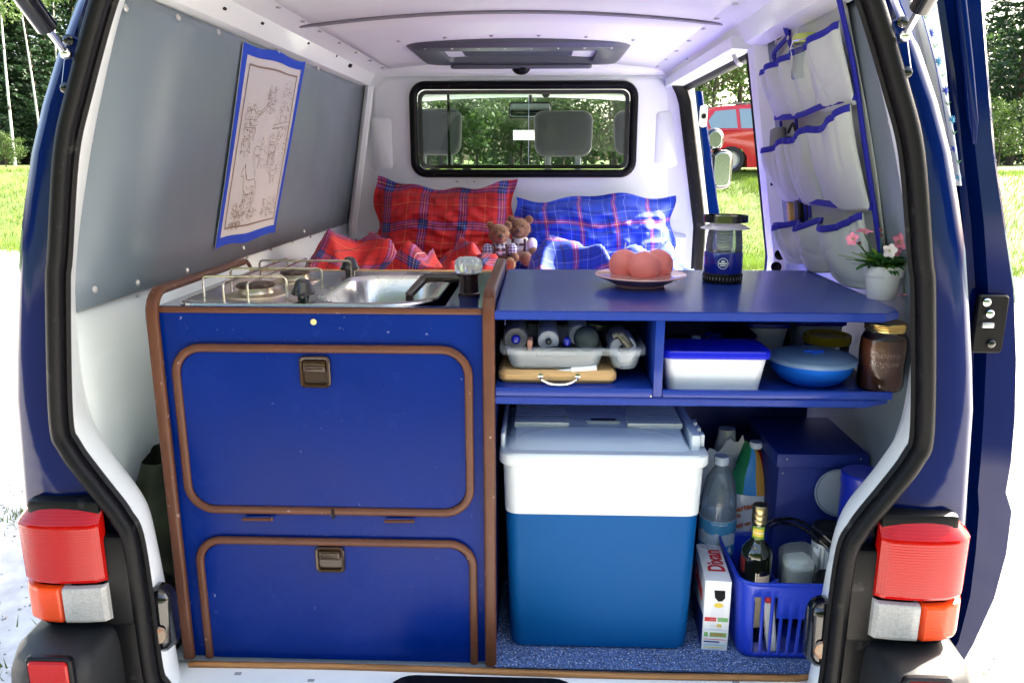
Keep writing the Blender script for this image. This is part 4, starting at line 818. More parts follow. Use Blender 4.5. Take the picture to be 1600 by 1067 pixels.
# tap
tx, ty = P(737, 452, z=1.2725).x, 1.60
q = MB(); q.lathe([(.024,0),(.024,.006),(.021,.008),(.020,.044),(.022,.047),(.018,.049)], (tx, ty, 1.2705), 20); tap = q.build('tap', M('dark brown tap', (.022,.010,.009), .22, coat=.4), cab)
zt = 1.2705 + .034; q = MB(); q.tube(smooth_path([(tx, ty, zt), (tx-.05, ty+.008, zt+.002), (tx-.088, ty+.014, zt+.001)], 3) + [V((tx-.098, ty+.013, zt-.003)), V((tx-.114, ty-.004, zt-.020)), V((tx-.126, ty-.016, zt-.033))], [.0096]*7 + [.0096,.0096,.0092], 12); q.box(tx-.131, tx-.115, ty-.026, ty-.010, zt-.046, zt-.028, .003); q.build('tap_spout', tap.data.materials[0], tap)
q = MB(); rings = []
for r_, z in ((.019,-.002),(.0265,.002),(.028,.014),(.026,.026),(.018,.033),(.0001,.035)): rings.append([V((tx + r_*(1+.07*math.cos(10*t))*math.cos(t), ty + r_*(1+.07*math.cos(10*t))*math.sin(t), 1.319 + z)) for t in [2*math.pi*i/40 for i in range(40)]])
q.loft(rings, True, True, True); q.build('tap_handle', M('crystal plastic', (.85,.88,.9), .05, trans=.75, coat=1), tap)
# ================================================================ shelf unit (right)
su = thing('shelf_unit', 'painted blue wooden shelf unit with worktop beside the kitchen cabinet', 'shelf unit', (.3, 1.7, .49))
X0 = -.0865
q = MB(); pts = [(X0,1.45),(.655,1.45),(.690,1.475),(.696,1.50),(.71,2.03),(X0,2.03)]
def slab(q, pts, z0, z1, e=.0025):
    c = V((sum(p[0] for p in pts)/len(pts), sum(p[1] for p in pts)/len(pts))); sh = lambda d: [(x + (d if x < c.x else -d), y + (d if y < c.y else -d)) for x, y in pts]
    q.loft([[V((x,y,z0)) for x,y in sh(e)], [V((x,y,z0+e)) for x,y in pts], [V((x,y,z1-e)) for x,y in pts], [V((x,y,z1)) for x,y in sh(e)]], True, True, True); return q
slab(q, pts, 1.2495, 1.2675); fixn(q.build('shelf_worktop', m_ctr, su, 30))
pts2 = [(X0,1.452),(.640,1.452),(.690,1.478),(.70,1.50),(.715,1.93),(X0,1.93)]
q = MB(); slab(q, pts2, 1.0785, 1.0945); fixn(q.build('shelf_board', m_ctr, su, 30))
dv0, dv1 = P(1023,560,y=1.455).x, P(1037,560,y=1.455).x
q = MB(); q.box(dv0, dv1, 1.456, 1.925, 1.095, 1.249, .0015); q.build('divider', m_ctr, su)
q = MB(); q.box(X0, dv0-.001, 1.454, 1.92, 1.095, 1.1135, .002); q.build('shelf_lip', m_ctr, su)
xr = P(1395,620,y=1.455).x; q = MB(); q.box(dv1+.001, xr, 1.4545, 1.4645, 1.095, 1.1105, .002); q.build('shelf_lip', m_ctr, su)
q = MB(); q.box(X0, .70, 1.935, 1.945, .4935, 1.249); q.build('back_board', m_ctrd, su)
p = P(1017,619,y=1.4538); q = MB(); q.lathe([(.0022,0),(.0018,.001),(.0001,.0012)], p, 8, Matrix.Rotation(R(90),4,'X')); q.build('nail_head', m_zinc, su)
# ================================================================ things on the worktop
ZW = 1.2676
c = P(1002, 449, z=ZW); c.y += .02
pl = thing('plate', 'pink china plate holding three round candles', 'plate', c)
m_pink = M('pink china', (.66, .30, .30), .14, coat=.7, var=(6, .05)); RP = .103
q = MB(); q.lathe([(.052,.0),(.056,.001),(.058,.006),(.074,.012),(.096,.022),(RP,.0255),(RP-.001,.028),(.095,.0265),(.074,.0165),(.060,.0115),(.0001,.0105)], c, 48); q.build('dish', m_pink, pl)
q = MB(); q.lathe([(RP-.002,.0278),(RP,.0286),(RP+.0008,.0268),(RP-.001,.0252)], c, 48); q.build('rim_line', M('pale rim', (.75,.45,.42), .2, coat=.6), pl)
m_wax = M('salmon wax', (.80, .24, .23), .42, sss=.25, bump=(120, .08), var=(20, .06))
CL = ['round salmon candle at the front of the pink plate', 'round salmon candle at the back left of the pink plate', 'round salmon candle at the back right of the pink plate']
for k, (px, py, yy) in enumerate(((1001, 433, 0), (985, 425, 0), (1028, 425, 0))):
    o = [V((.004, -.029, 0)), V((-.037, .012, 0)), V((.040, .014, 0))][k]; r_ = .0355; p = c + o + V((0, 0, .0125 + r_))
    th = thing('candle', CL[k], 'candle', p - V((0,0,r_)), 'three ball candles on the plate'); q = MB(); q.sphere(p, r_, 28, 18, (1,1,.985)); q.build('wax_ball', m_wax, th)
    q = MB(); q.tube([p + V((0,0,r_-.003)), p + V((.001,0,r_+.007)), p + V((.002,.001,r_+.015))], .0013, 6); q.build('wick', M('white wick', (.75,.72,.66), .8), th)
# lantern
c = P(1128, 440, z=ZW); lt = thing('camping_lantern', 'blue and black camping lantern with clear globe on the worktop', 'lantern', c)
q = MB(); q.lathe([(.043,0),(.046,.002),(.046,.018),(.0445,.021)], c, 40); q.build('base', m_blk, lt)
q = MB(); 
for k in range(36):
    t = 2*math.pi*k/36; q.box(-.0008,.0008,-.0008,.0008,0,.006); 
    for j in range(8): q.v[-8+j] = c + V((.0462*math.cos(t), .0462*math.sin(t), .008)) + q.v[-8+j]
q.build('base_ribs', M('rib highlight', (.2,.2,.2), .4), lt)
q = MB(); q.lathe([(.0435,.0205),(.0445,.022),(.0445,.0635),(.043,.066),(.036,.0665)], c, 40); q.build('body_band', M('lantern blue', (.004,.014,.30), .16, coat=1), lt)
q = MB(); q.lathe([(.041,.066),(.0425,.075),(.040,.098),(.0365,.117)], c, 36); q.lathe([(.039,.066),(.0405,.075),(.038,.098),(.0345,.117)], c, 36); q.build('globe', m_clear, lt)
q = MB(); prof = []
for k in range(9): prof += [(.0165,.067+k*.0058), (.0195,.069+k*.0058), (.0195,.0715+k*.0058), (.0165,.0728+k*.0058)]
q.lathe(prof + [(.0001,.121)], c, 24); q.build('lamp_tube', M('ribbed lamp', (.72,.72,.70), .25, metal=.4), lt)
q = MB(); q.lathe([(.0001,.127),(.030,.126),(.044,.121),(.0565,.1155),(.057,.1145),(.044,.119),(.030,.122),(.0001,.122)], c, 44); q.build('shade_disc', M('frosted shade', (.62,.64,.68), .3, trans=.3), lt)
q = MB(); q.lathe([(.030,.126),(.030,.136),(.026,.1415),(.0001,.1425)], c, 30); q.build('top_cap', m_clear, lt)
q = MB(); q.loft([[c + V((r_*math.cos(t), r_*math.sin(t), z)) for r_, z in ((.0485,.128),(.0505,.128),(.0505,.1425),(.0485,.1425))] for t in [2*math.pi*i/48 for i in range(48)]], True, loop=True); q.build('handle_ring', m_blkgl, lt)
m_wprint = M('white print', (.8,.84,.9), .4)
nd = (V((0,0,CAMZ)) - c); nd.z = 0; nd.normalize(); lo = c + nd*.0447 + V((0,0,.044)); xd = V((0,0,1)).cross(nd)
q = MB(); 
for r0, r1 in ((.0105,.0118),):
    q.loft([[lo - nd*(.0447 - math.sqrt(.0447**2 - (rr*math.cos(t))**2)) + xd*rr*math.cos(t) + V((0,0,rr*math.sin(t))) + nd*.0003 for t in [2*math.pi*i/30 for i in range(30)]] for rr in (r0, r1)])
    q.loft([[lo + xd*rr*math.cos(t) + V((0,0,.0045+rr*.5*math.sin(t))) + nd*.0003 for t in [2*math.pi*i/16 for i in range(16)]] for rr in (.001, .0045)])
    q.add([lo + xd*a + V((0,0,b)) + nd*.0002 for a, b in ((-.0092,-.0016),(.0092,-.0016),(.0092,.0016),(-.0092,.0016))], [(0,1,2,3)])
    q.add([lo + xd*a + V((0,0,b)) + nd*.0002 for a, b in ((-.006,-.0055),(.006,-.0055),(.0065,-.003),(-.0065,-.003))], [(0,1,2,3)])
q.build('emblem', m_wprint, lt)
for ch in lt.children:
    for v_ in ch.data.vertices: v_.co.z *= 1.10
# flower pot
c = P(1376, 466, z=ZW); fp = thing('flower_pot', 'white clay pot of small pink flowers at the right end of the worktop', 'flower pot', c)
m_pot = M('white glazed clay', (.80,.80,.79), .28, coat=.3)
q = MB(); q.lathe([(.0265,0),(.0275,.001),(.0345,.047),(.0385,.0475),(.0395,.049),(.0395,.0675),(.0375,.0695),(.0345,.0685),(.033,.060),(.0001,.058)], c, 40); q.build('pot', m_pot, fp)
m_leafa = M('leaf dark', (.06,.20,.045), .5, var=(60,.4)); m_leafb = M('leaf lime', (.26,.46,.035), .5, var=(40,.3)); m_petal = M('pink petal', (.80,.26,.38), .55, var=(80,.25)); m_petw = M('white petal', (.85,.78,.78), .6); m_bud = M('brown bud', (.14,.03,.03), .5); m_stem = M('stem green', (.05,.14,.06), .5)
random.seed(12)
def blade(q, o, d, ln, w, droop=.3):
    d = V(d).normalized(); sd_ = d.cross(V((0,0,1))).normalized() if abs(d.z) < .98 else V((1,0,0)); L_ = []; R_ = []; n = 5
    for i in range(n+1):
        t = i/n; p = o + d*ln*t + V((0,0,-droop*ln*t*t)); ww = w*math.sin(math.pi*min(.97, .08+t*.9))**.8; L_.append(p - sd_*ww + V((0,0,.25*ww))); R_.append(p + sd_*ww + V((0,0,.25*ww))); 
    M_ = [(a+b)/2 - V((0,0,.25*w)) for a, b in zip(L_, R_)]; q.loft([L_, M_, R_], False)
top = c + V((0,0,.060)); k = 0
for k in range(46):
    q = MB(); t_ = rnd(0, 6.283); q0 = top + V((.018*math.cos(t_)*rnd(.2,1), .016*math.sin(t_)*rnd(.2,1), rnd(.004,.010))); blade(q, q0, (math.cos(t_)*rnd(.4,1.1)+.05, math.sin(t_)*.8-.25, rnd(.15,.95)), rnd(.036,.066), rnd(.0050,.0095), rnd(.15,.5)); q.build('leaf', random.choice((m_leafa, m_leafa, m_leafb)), fp)
for px, py, ln, w, mt in ((1310,398,.055,.006,m_leafb),(1322,405,.05,.005,m_leafa),(1378,408,.045,.009,m_leafb),(1345,402,.04,.008,m_leafa),(1400,392,.04,.010,m_leafb),(1415,395,.05,.009,m_leafa),(1392,400,.035,.009,m_leafa),(1360,385,.04,.006,m_leafb),(1422,400,.05,.008,m_leafa),(1365,407,.03,.009,m_leafa),(1408,402,.04,.009,m_leafb),(1330,395,.05,.008,m_leafb),(1350,396,.04,.009,m_leafa),(1385,398,.04,.011,m_leafb),(1398,404,.04,.010,m_leafa),(1418,388,.05,.007,m_leafb),(1372,396,.04,.010,m_leafa),(1335,408,.04,.008,m_leafa)):
    e = P(px, py, y=c.y + rnd(-.03,.02)); d = e - top; q = MB(); blade(q, top, d + V((0,0,.012)), d.length*1.05, w, .12); q.build('leaf', mt, fp)
for k in range(120):
    q0 = top + V((rnd(-.025,.025), rnd(-.025,.02), rnd(-.003,.006))); q = MB() if k % 10 == 0 else q
    blade(q, q0, (rnd(-1.0,1.0), rnd(-.9,.5), rnd(.25,1.1)), rnd(.025,.055), rnd(.0014,.0034), .2)
    if k % 10 == 9: q.build('leaf_spray', m_leafa, fp)
def flower(p, n, r_, mt, nm='flower'):
    n = V(n).normalized(); F = frame(p, n); q = MB(); pet = []
    for i in range(5):
        a = 2*math.pi*i/5 + rnd(-.1,.1); o = len(q.v)
        q.grid(lambda u, v: F @ V((r_*(.12+.88*v)*math.cos(a) - r_*.42*(2*u-1)*math.sin(math.pi*(.15+.8*v))**.7*math.sin(a), r_*(.12+.88*v)*math.sin(a) + r_*.42*(2*u-1)*math.sin(math.pi*(.15+.8*v))**.7*math.cos(a), r_*(.18*math.sin(v*2.4) + .10*(2*u-1)**2))), 4, 5)
    o = q.build(nm, mt, fp); q = MB(); q.sphere(F @ V((0,0,.001)), r_*.14, 8, 6); q.build('flower_centre', m_leafb, o)
for px, py, n, r_, mt, dy in ((1405,378,(.2,-1,.4),.0135,m_petal,-.01),(1390,392,(-.15,-1,.1),.0115,m_petw,-.022),(1333,374,(-.8,-.5,.2),.0115,m_petal,0),(1350,364,(0,-.25,1),.013,m_petal,0),(1416,385,(.7,-.6,.2),.009,m_petal,0),(1400,393,(.2,-1,-.2),.009,m_petal,.0),(1414,459,(0,-.2,-1),.0125,m_petal,-.005)):
    p = P(px, py, y=c.y+dy-.012); flower(p, n, r_*1.3, mt)
    b = top + V(((p.x-c.x)*.25, (p.y-c.y)*.3, 0)) if py < 450 else c + V((.036,.0,.068))
    q = MB(); q.tube(smooth_path([b, (b+p)/2 + V((0,0,.006 if py < 450 else -.002)), p], 4), .0011, 5); q.build('stem', m_stem, fp)
for px, py in ((1376,359),(1377,368),(1416,356),(1343,380)):
    p = P(px, py, y=c.y+rnd(-.01,.01)); q = MB(); q.sphere(p, .0036, 8, 6); bd = q.build('bud', m_bud, fp); b = top + V(((p.x-c.x)*.3,0,0)); q = MB(); q.tube([b, (b+p)/2+V((0,0,.004)), p], .0009, 5); q.build('stem', m_stem, fp)
# ================================================================ things in the shelf bays
ZL = 1.1137; ZR = 1.0947
cb = thing('cutting_board', 'light beech cutting board with wire handle under the clear tray', 'cutting board', (.037, 1.58, ZL))
q = MB(); q.rbox((.037, 1.58, ZL+.0135), .238, .205, .027, .02, .008, (1,0,0), (0,1,0), 5); q.build('board', m_beech, cb)
q = MB(); q.tube(smooth_path([(.003,1.480,ZL+.016),(.004,1.472,ZL+.012),(.02,1.464,ZL+.005),(.04,1.462,ZL+.003),(.06,1.464,ZL+.005),(.076,1.472,ZL+.012),(.077,1.480,ZL+.016)], 4), .0026, 7); wh = q.build('wire_handle', m_chrome, cb)
for x in (.003, .077): q = MB(); q.lathe([(.0055,0),(.0055,.003),(.003,.004)], (x, 1.4785, ZL+.017), 10, Matrix.Rotation(R(90),4,'X')); q.build('handle_plate', m_chrome, wh)
ZB = ZL + .0275
tr_ = thing('plastic_tray', 'clear plastic cutlery tray with two bins on the cutting board', 'tray', (.064, 1.58, ZB))
def bin_(x0, x1, y0, y1, z0, z1, t=.0018, tp=.006, r=.02):
    q = MB(); f = lambda i, z, e=0: rr3(x0+i, x1-i, y0+i, y1-i, r, z, 4)
    q.loft([f(tp+.012, z0), f(tp+.004, z0+.003), f(tp, z0+.012), f(0, z1), f(t, z1), f(tp+t, z0+.013), f(tp+.005+t, z0+.0045), f(tp+.012, z0+t)], True, True, True); return q
q = bin_(-.066, .128, 1.476, 1.70, ZB, ZB+.040); fixn(q.build('tray_bin', m_milky, tr_)); q = bin_(.139, .204, 1.476, 1.70, ZB, ZB+.040); fixn(q.build('tray_bin', m_milky, tr_))
q = MB(); q.loft([rr3(-.078,.211,1.470,1.706,.022,ZB+.034), rr3(-.079,.212,1.469,1.707,.022,ZB+.046), rr3(-.076,.209,1.472,1.704,.02,ZB+.048), rr3(-.066,.200,1.480,1.696,.018,ZB+.047), rr3(-.066,.200,1.480,1.696,.018,ZB+.041)]); fixn(q.build('tray_rim', m_milky, tr_))
m_foam = M('speckled foam', (.10,.10,.11), .85, dirt=((.5,.5,.52), 400, .6, .05, .9), bump=(300,.5)); m_gfoam = M('pale foam', (.36,.37,.42), .8, bump=(300,.3)); m_dfoam = M('dark rubber ball', (.022,.034,.036), .7, bump=(60,.3)); m_bbead = M('blue bead', (.004,.006,.30), .12, coat=1)
def roll(px, py, r_, y, ln, hole, mt, name, label, bead=None):
    p = P(px, py, y=y); th = thing(name, label, 'roll', p); Rm = Matrix.Rotation(R(-90), 4, 'X'); q = MB()
    q.lathe([(r_*hole,.010),(r_*hole,0),(r_*.94,0),(r_,.002),(r_,ln),(r_*hole,ln)], p, 28, Rm); q.build('foam_tube', mt, th)
    if bead: q = MB(); q.sphere(p + V((0,-.002,0)), r_*hole*1.02, 14, 10); q.build('bead', bead, th)
    return th
roll(806, 530, .0235, 1.50, .15, .42, m_foam, 'foam_roll', 'speckled dark foam roll with a blue bead in the tray', m_bbead)
roll(857, 533, .0215, 1.505, .15, .30, m_gfoam, 'foam_roll', 'pale grey foam roll with a black bead in the tray', m_blkgl)
roll(905, 524, .021, 1.53, .12, .2, m_gfoam, 'foam_roll', 'pale roll half hidden behind the dark ball in the tray')
roll(974, 546, .028, 1.515, .10, .38, m_gfoam, 'foam_roll', 'pale grey foam roll in the small right bin', m_blkgl)
p = P(916, 529, y=1.515); q = MB(); q.sphere(p, .0255, 24, 16); tag(q.build('rubber_ball', m_dfoam), 'dark grey ball at the middle of the tray', 'ball')
q = MB(); q.tube(smooth_path([P(960,525,y=1.50), P(968,522,y=1.495), P(975,530,y=1.49), P(984,543,y=1.49)], 5), [.008]*6 + [.0095]*10, 10); tag(q.build('tool_handle', M('olive handle', (.05,.045,.03), .25, coat=.5)), 'dark curved handle leaning in the small right bin', 'handle')
p = P(828, 537, y=1.49); q = MB(); q.rbox(p, .010, .022, .03, .003, .002); tag(q.build('cork', M('pinkish cork', (.30,.15,.11), .7)), 'small reddish cork beside the dark foam roll', 'cork')
p = P(886, 534, y=1.50); q = MB(); q.sphere(p, .0088, 12, 8, (.9,1,1.2)); tag(q.build('blue_bead', m_bbead), 'small shiny blue bead between the rolls in the tray', 'bead')
q = MB(); q.tube([P(838,551,y=1.492), P(898,546,y=1.50)], [.009,.011], 10); tag(q.build('black_torch', m_blk), 'thin black torch lying along the front of the tray', 'torch')
q = MB(); q.tube([P(850,581,y=1.487), P(892,578,y=1.487), P(893,577,y=1.487), P(932,574,y=1.487)], [.002,.003,.006,.006], 8); tag(q.build('corkscrew', M('white handle', (.75,.78,.8), .4)), 'pale corkscrew lying inside the clear tray', 'corkscrew')
# right bay
def lidbox(name, label, px0, px1, y, dep, h, lidh, mbody, mlid, z0=ZR, tp=.012, part='container'):
    a = P(px0, 560, y=y).x; b = P(px1, 560, y=y).x; th = thing(name, label, 'container', ((a+b)/2, y+dep/2, z0)); q = MB(); g = lambda i, z: rr3(a+i+.004, b-i-.004, y+i+.004, y+dep-i-.004, .018, z0+z, 5)
    q.loft([g(tp+.004,0), g(tp,.003), g(.002,h-lidh), g(.003,h-lidh+.002)], True, True, True); q.build('tub', mbody, th)
    q = MB(); g2 = lambda i, z: rr3(a+i, b-i, y+i, y+dep-i, .02, z0+z, 5)
    q.loft([g2(.002,h-lidh-.004), g2(0,h-lidh-.003), g2(0,h-.003), g2(.002,h), g2(.014,h+.001), g2(.018,h-.0015)], True, True, True); q.build('lid', mlid, th); return th
m_wtub = M('white plastic tub', (.74,.77,.82), .35, sss=.1, trans=.0); m_blid = M('bright blue lid', (.006,.010,.50), .28, coat=.3)
lidbox('food_container', 'white food box with bright blue lid at the front of the right bay', 1036, 1208, 1.474, .115, .089, .012, m_wtub, m_blid)
lidbox('food_container', 'white tub with blue lid at the back, directly behind the blue bowl', 1165, 1236, 1.78, .12, .082, .008, m_wtub, m_blid)
lidbox('food_container', 'white tub with blue lid at the back, behind the yellow lidded pot', 1241, 1322, 1.80, .12, .084, .008, m_wtub, m_blid)
# bowl
c = P(1267, 575, y=1.575); c.z = ZR; bo = thing('lidded_bowl', 'bright blue plastic bowl with translucent lid', 'bowl', c)
q = MB(); q.lathe([(.044,0),(.047,.002),(.066,.012),(.080,.030),(.0855,.052),(.084,.052),(.078,.030),(.0001,.006)], c, 44); q.build('bowl_body', M('bright blue plastic', (.012,.16,.75), .22, coat=.3), bo)
q = MB(); q.lathe([(.084,.048),(.0885,.049),(.0895,.054),(.087,.058),(.080,.060),(.070,.064),(.045,.066),(.0001,.0665)], c, 44); q.build('bowl_lid', glass('lid plastic', (.45,.66,.82), .10, .62, (.7,.86,.95)), bo)
q = MB(); q.box(c.x-.020, c.x+.020, c.y-.012, c.y-.004, c.z+.066, c.z+.072, .002); q.box(c.x-.008, c.x+.008, c.y-.022, c.y-.011, c.z+.0655, c.z+.070, .002); q.build('lid_tab', M('tab blue', (.01,.12,.7), .3), bo)
c = P(1292, 530, y=1.70); c.z = ZR; yp = thing('food_pot', 'glass pot with yellow lid behind the blue bowl', 'pot', c)
q = MB(); q.lathe([(.042,0),(.046,.004),(.048,.055),(.044,.062)], c, 28); q.build('pot_glass', m_milky, yp); q = MB(); q.lathe([(.050,.058),(.051,.060),(.051,.074),(.048,.0775),(.041,.0765),(.039,.072),(.0001,.072)], c, 32); q.build('lid', M('yellow lid', (.55,.36,.012), .35), yp)
# jar
c = P(1375, 602, y=1.535); c.z = ZR; c.x -= .002; jr = thing('preserve_jar', 'glass preserving jar of dark brown jam with gold lid', 'jar', c)
prof = [(.036,0),(.042,.004),(.0445,.014),(.0435,.05),(.045,.085),(.044,.106),(.038,.118),(.0355,.122),(.0355,.128)]
q = MB(); q.lathe(prof, c, 40); q.build('jar_glass', glass('jar glass', (.7,.75,.7), .03, 0, (.96,.96,.92)), jr)
q = MB(); q.lathe([(r_-.003, max(z, .0045)) for r_, z in prof[:6]] + [(.0405,.1065),(.0001,.107)], c, 36); q.build('jam', M('dark jam', (.13,.034,.012), .4, coat=.3, var=(20,.5)), jr)
q = MB(); q.lathe([(.0385,.1225),(.0395,.124),(.0395,.1375),(.0375,.1395),(.030,.1385),(.0001,.1385)], c, 40); ld = q.build('jar_lid', M('gold lid', (.62,.43,.14), .25, metal=1), jr)
for k in range(3): q = MB(); q.lathe([(.0395,.1265+k*.0036),(.0405,.1278+k*.0036),(.0395,.129+k*.0036)], c, 40); q.build('lid_thread', ld.data.materials[0], ld)
nd = (V((0,0,CAMZ)) - c); nd.z = 0; nd.normalize(); xd = V((0,0,1)).cross(nd); m_emb = M('raised glass', (.42,.27,.20), .08, coat=1)
def curved_text(nm, s_, size, c, R_, z, ang, mat, par, **kw):
    nd2 = V((0,0,CAMZ)) - c; nd2.z = 0; nd2.normalize(); nd2.rotate(Matrix.Rotation(ang, 3, 'Z')); xd2 = V((0,0,1)).cross(nd2)
    o = text(nm, s_, size, c + nd2*R_ + V((0,0,z)), xd2, nd2, mat, par, **kw); cl_ = c - BASE[par.name]
    for v in o.data.vertices:
        d = v.co - cl_; a = d.dot(xd2) / R_; w = d.dot(nd2); h = d.z; v.co = cl_ + (nd2*math.cos(a) + xd2*math.sin(a))*w + V((0,0,h))
    return o
curved_text('embossed_lettering', 'Quattro', .018, c, .0447, .079, .12, m_emb, jr, shear=.35, bold=-.0004); curved_text('embossed_lettering', 'Stagioni', .018, c, .0445, .062, .12, m_emb, jr, shear=.35, bold=-.0004)
# clutter behind the front box
a = P(1040,540,y=1.68); t_ = thing('blue_basin', 'dark blue plastic basin at the back left of the right bay', 'basin', (a.x+.09, 1.78, ZR)); q = bin_(a.x-.01, a.x+.20, 1.64, 1.92, ZR, ZR+.078, .003, .02, .04); fixn(q.build('basin_shell', M('deep blue plastic', (.004,.010,.20), .3), t_))
c = P(1060,528,y=1.62); c.z = ZR; jt = thing('small_jar', 'small dark red jar with wire clip behind the white food box', 'jar', c); q = MB(); q.lathe([(.028,0),(.032,.004),(.032,.075),(.026,.085),(.0001,.088)], c, 24); q.build('jar_body', M('red jam jar', (.12,.015,.018), .15, coat=.6), jt); q = MB(); q.tube(smooth_path([c+V((-.034,-.01,.084)), c+V((0,-.034,.088)), c+V((.034,-.012,.085)), c+V((.045,-.02,.082))], 5), .002, 6); q.build('wire_clip', m_chrome, jt)
c = P(1088,530,y=1.60); c.z = ZR; q = MB(); q.rbox(c + V((0,0,.046)), .016, .092, .02, .003, .002); tag(q.build('white_packet', m_wtub), 'narrow white packet standing behind the white food box', 'packet')
c = P(1112,530,y=1.66); c.z = ZR; cd = thing('blue_cup', 'blue cup with wire handle at the back of the right bay', 'cup', c); q = MB(); q.lathe([(.018,0),(.022,.08),(.020,.082),(.016,.004),(.0001,.004)], c, 20); q.build('cup_body', m_blid, cd); q = MB(); q.tube([c + V((.022*math.cos(t)+.002, -.02, .07+.016*math.sin(t))) for t in [2*math.pi*i/16 for i in range(16)]], .0018, 6, True); q.build('cup_handle', m_chrome, cd)
# ================================================================ cool box
m_cblue = M('cool box blue', (.001,.078,.26), .42, spec=.15, bump=(900,.25), dirt=((.3,.4,.5),150,.72,.04,.5)); m_cwhite = M('cool box white', (.60,.65,.68), .4, bump=(900,.12)); m_clid = M('cool box lid', (.66,.72,.77), .38, bump=(900,.12))
ZF = .4927; cx0_, cx1_, cyf, cyb = -.072, .345, 1.505, 1.80
cbx = thing('cool_box', 'blue and white electric cool box under the shelf', 'cool box', ((cx0_+cx1_)/2, 1.65, ZF))
def cr(i, z, f=0, r=.028): return rr3(cx0_+i, cx1_-i, cyf+f, cyb-i*.5, r, z, 5)
q = MB(); q.loft([cr(.022,ZF,.014), cr(.014,ZF+.006,.007), cr(.012,ZF+.02,.005), cr(.003,.815,.002), cr(.004,.8165,.002)], True, True, True); q.build('cool_box_body', m_cblue, cbx)
q = MB(); q.loft([cr(.003,.8168,.002), cr(.001,.8185,.0), cr(-.002,.925,-.002), cr(-.008,.930,-.008), cr(-.010,.934,-.010), cr(-.010,.953,-.010), cr(-.007,.957,-.007), cr(.008,.958,.008)], True, True, True); q.build('upper_band', m_cwhite, cbx)
# lid: domed top falling to the front between two ribbed shoulders
def lidz(u, v):  # u across, v depth 0 front..1 back
    s_ = abs(2*u-1); edge = min(1, (1-s_)/.05); top = .962 + .034*min(1, v/.55)**.6; return lerp(.959, top, min(1, edge)**.5) - .012*max(0, .12-v)/.12
q = MB(); q.grid(lambda u, v: V((lerp(cx0_+.008, cx1_-.026, u), lerp(cyf+.004, cyb-.06, v), lidz(u, v))), 24, 14)
q.grid(lambda u, v: V((lerp(cx0_+.008, cx1_-.026, u), cyb-.06, lerp(lidz(u,1), .957, v))), 24, 1); ldd = fixn(q.build('cool_box_lid', m_clid, cbx, 40))
for s_ in (-1, 1):
    q = MB()
    for k in range(9):
        w = .068 + .05*math.sqrt(max(0, 1-((k-.5)/9.0)**2)); yy = cyf+.075+k*.0165; xa = cx0_+.02 if s_ < 0 else cx1_-.035-w
        q.box(xa, xa+w, yy, yy+.011, .985, .9978 + .0005*(k > 2), .002)
    q.build('lid_ribs', m_cwhite, ldd)
q = MB(); q.loft([[V((lerp(cx0_+.02, cx1_-.04, u), cyf+.012+.07*(1-(2*u-1)**2)**.5*.9 + d, lidz(u,(.012+.07*(1-(2*u-1)**2)**.5)/.235)+.0025)) for u in [i/20 for i in range(21)]] for d in (0,.004)], False); q.build('lid_arc', m_cwhite, ldd)
p = V(((cx0_+cx1_)/2+.005, cyf+.10, .9935)); q = MB(); q.rbox(p, .075, .020, .006, .009, .002, (1,0,0), (0,1,.12)); pe = q.build('logo_plate', m_cwhite, ldd); q = MB(); q.rbox(p + V((0,-.0006,.0032)), .056, .010, .002, .005, .0005, (1,0,0), (0,1,.12)); q.build('logo_badge', M('dark badge', (.03,.03,.035), .3), ldd)
for sx, w in ((cx1_-.016, .020), (cx0_-.003, .010)):
    q = MB(); q.box(sx-w/2, sx+w/2, cyf+.02, cyb-.05, .945, .992, .006); hd = q.build('cool_box_handle', m_clid, cbx)
for k in range(3): q = MB(); q.box(cx1_-.006, cx1_+.004, cyf+.03+k*.04, cyf+.052+k*.04, .962, .99, .003); q.build('handle_lug', m_cwhite, hd)
# ================================================================ detergent box, bottles, basket
m_card = M('white card', (.80,.79,.78), .45); m_cred = M('red print', (.60,.02,.025), .45); m_cnavy = M('navy print', (.02,.03,.20), .45); m_cyel = M('yellow print', (.75,.55,.05), .5); m_cgrn = M('green print', (.18,.42,.12), .5); m_ccyan = M('pale blue print', (.35,.60,.75), .5); m_cgry = M('grey print', (.45,.45,.48), .5)
c0 = V((.393, 1.515, ZF)); wv_, hv, dv = .056, .170, .165; ang = R(-4); Rz = Matrix.Rotation(ang, 4, 'Z')
dx = thing('detergent_box', 'white washing powder box with red lettering beside the cool box', 'box', c0 + V((0, dv/2, 0)))
L3 = lambda a, b, h: c0 + Rz @ V((a, b, 0)) + V((0, 0, h))
q = MB(); q.box(-wv_/2, wv_/2, 0, dv, 0, hv, .0012); q.xform(Matrix.Translation(c0) @ Rz); q.build('carton', m_card, dx)
FX, FN = Rz @ V((1,0,0)), Rz @ V((0,-1,0))
def patch(a0, a1, h0, h1, mt, nm='print', lift=.0005):
    q = MB(); q.add([L3(a0, -lift, h0), L3(a1, -lift, h0), L3(a1, -lift, h1), L3(a0, -lift, h1)], [(0,1,2,3)]); return q.build(nm, mt, dx)
q = MB(); q.add([L3(a, -.0006, h) for a, h in ((-.008,.148),(.015,.148),(.016,.130),(.010,.122),(.002,.121),(-.006,.130))], [(0,1,2,3,4,5)]); q.build('hand_hole', m_hole, dx)
patch(-.012,.016,.086,.112,M('pale picture',(.72,.72,.75),.5)); q = MB(); q.loft([[L3(.003+.010*math.cos(t)*k, -.0010, .112+.006*math.sin(t)*k) for t in [2*math.pi*i/16 for i in range(16)]] for k in (.05,1)]); q.build('print', m_cyel, dx)
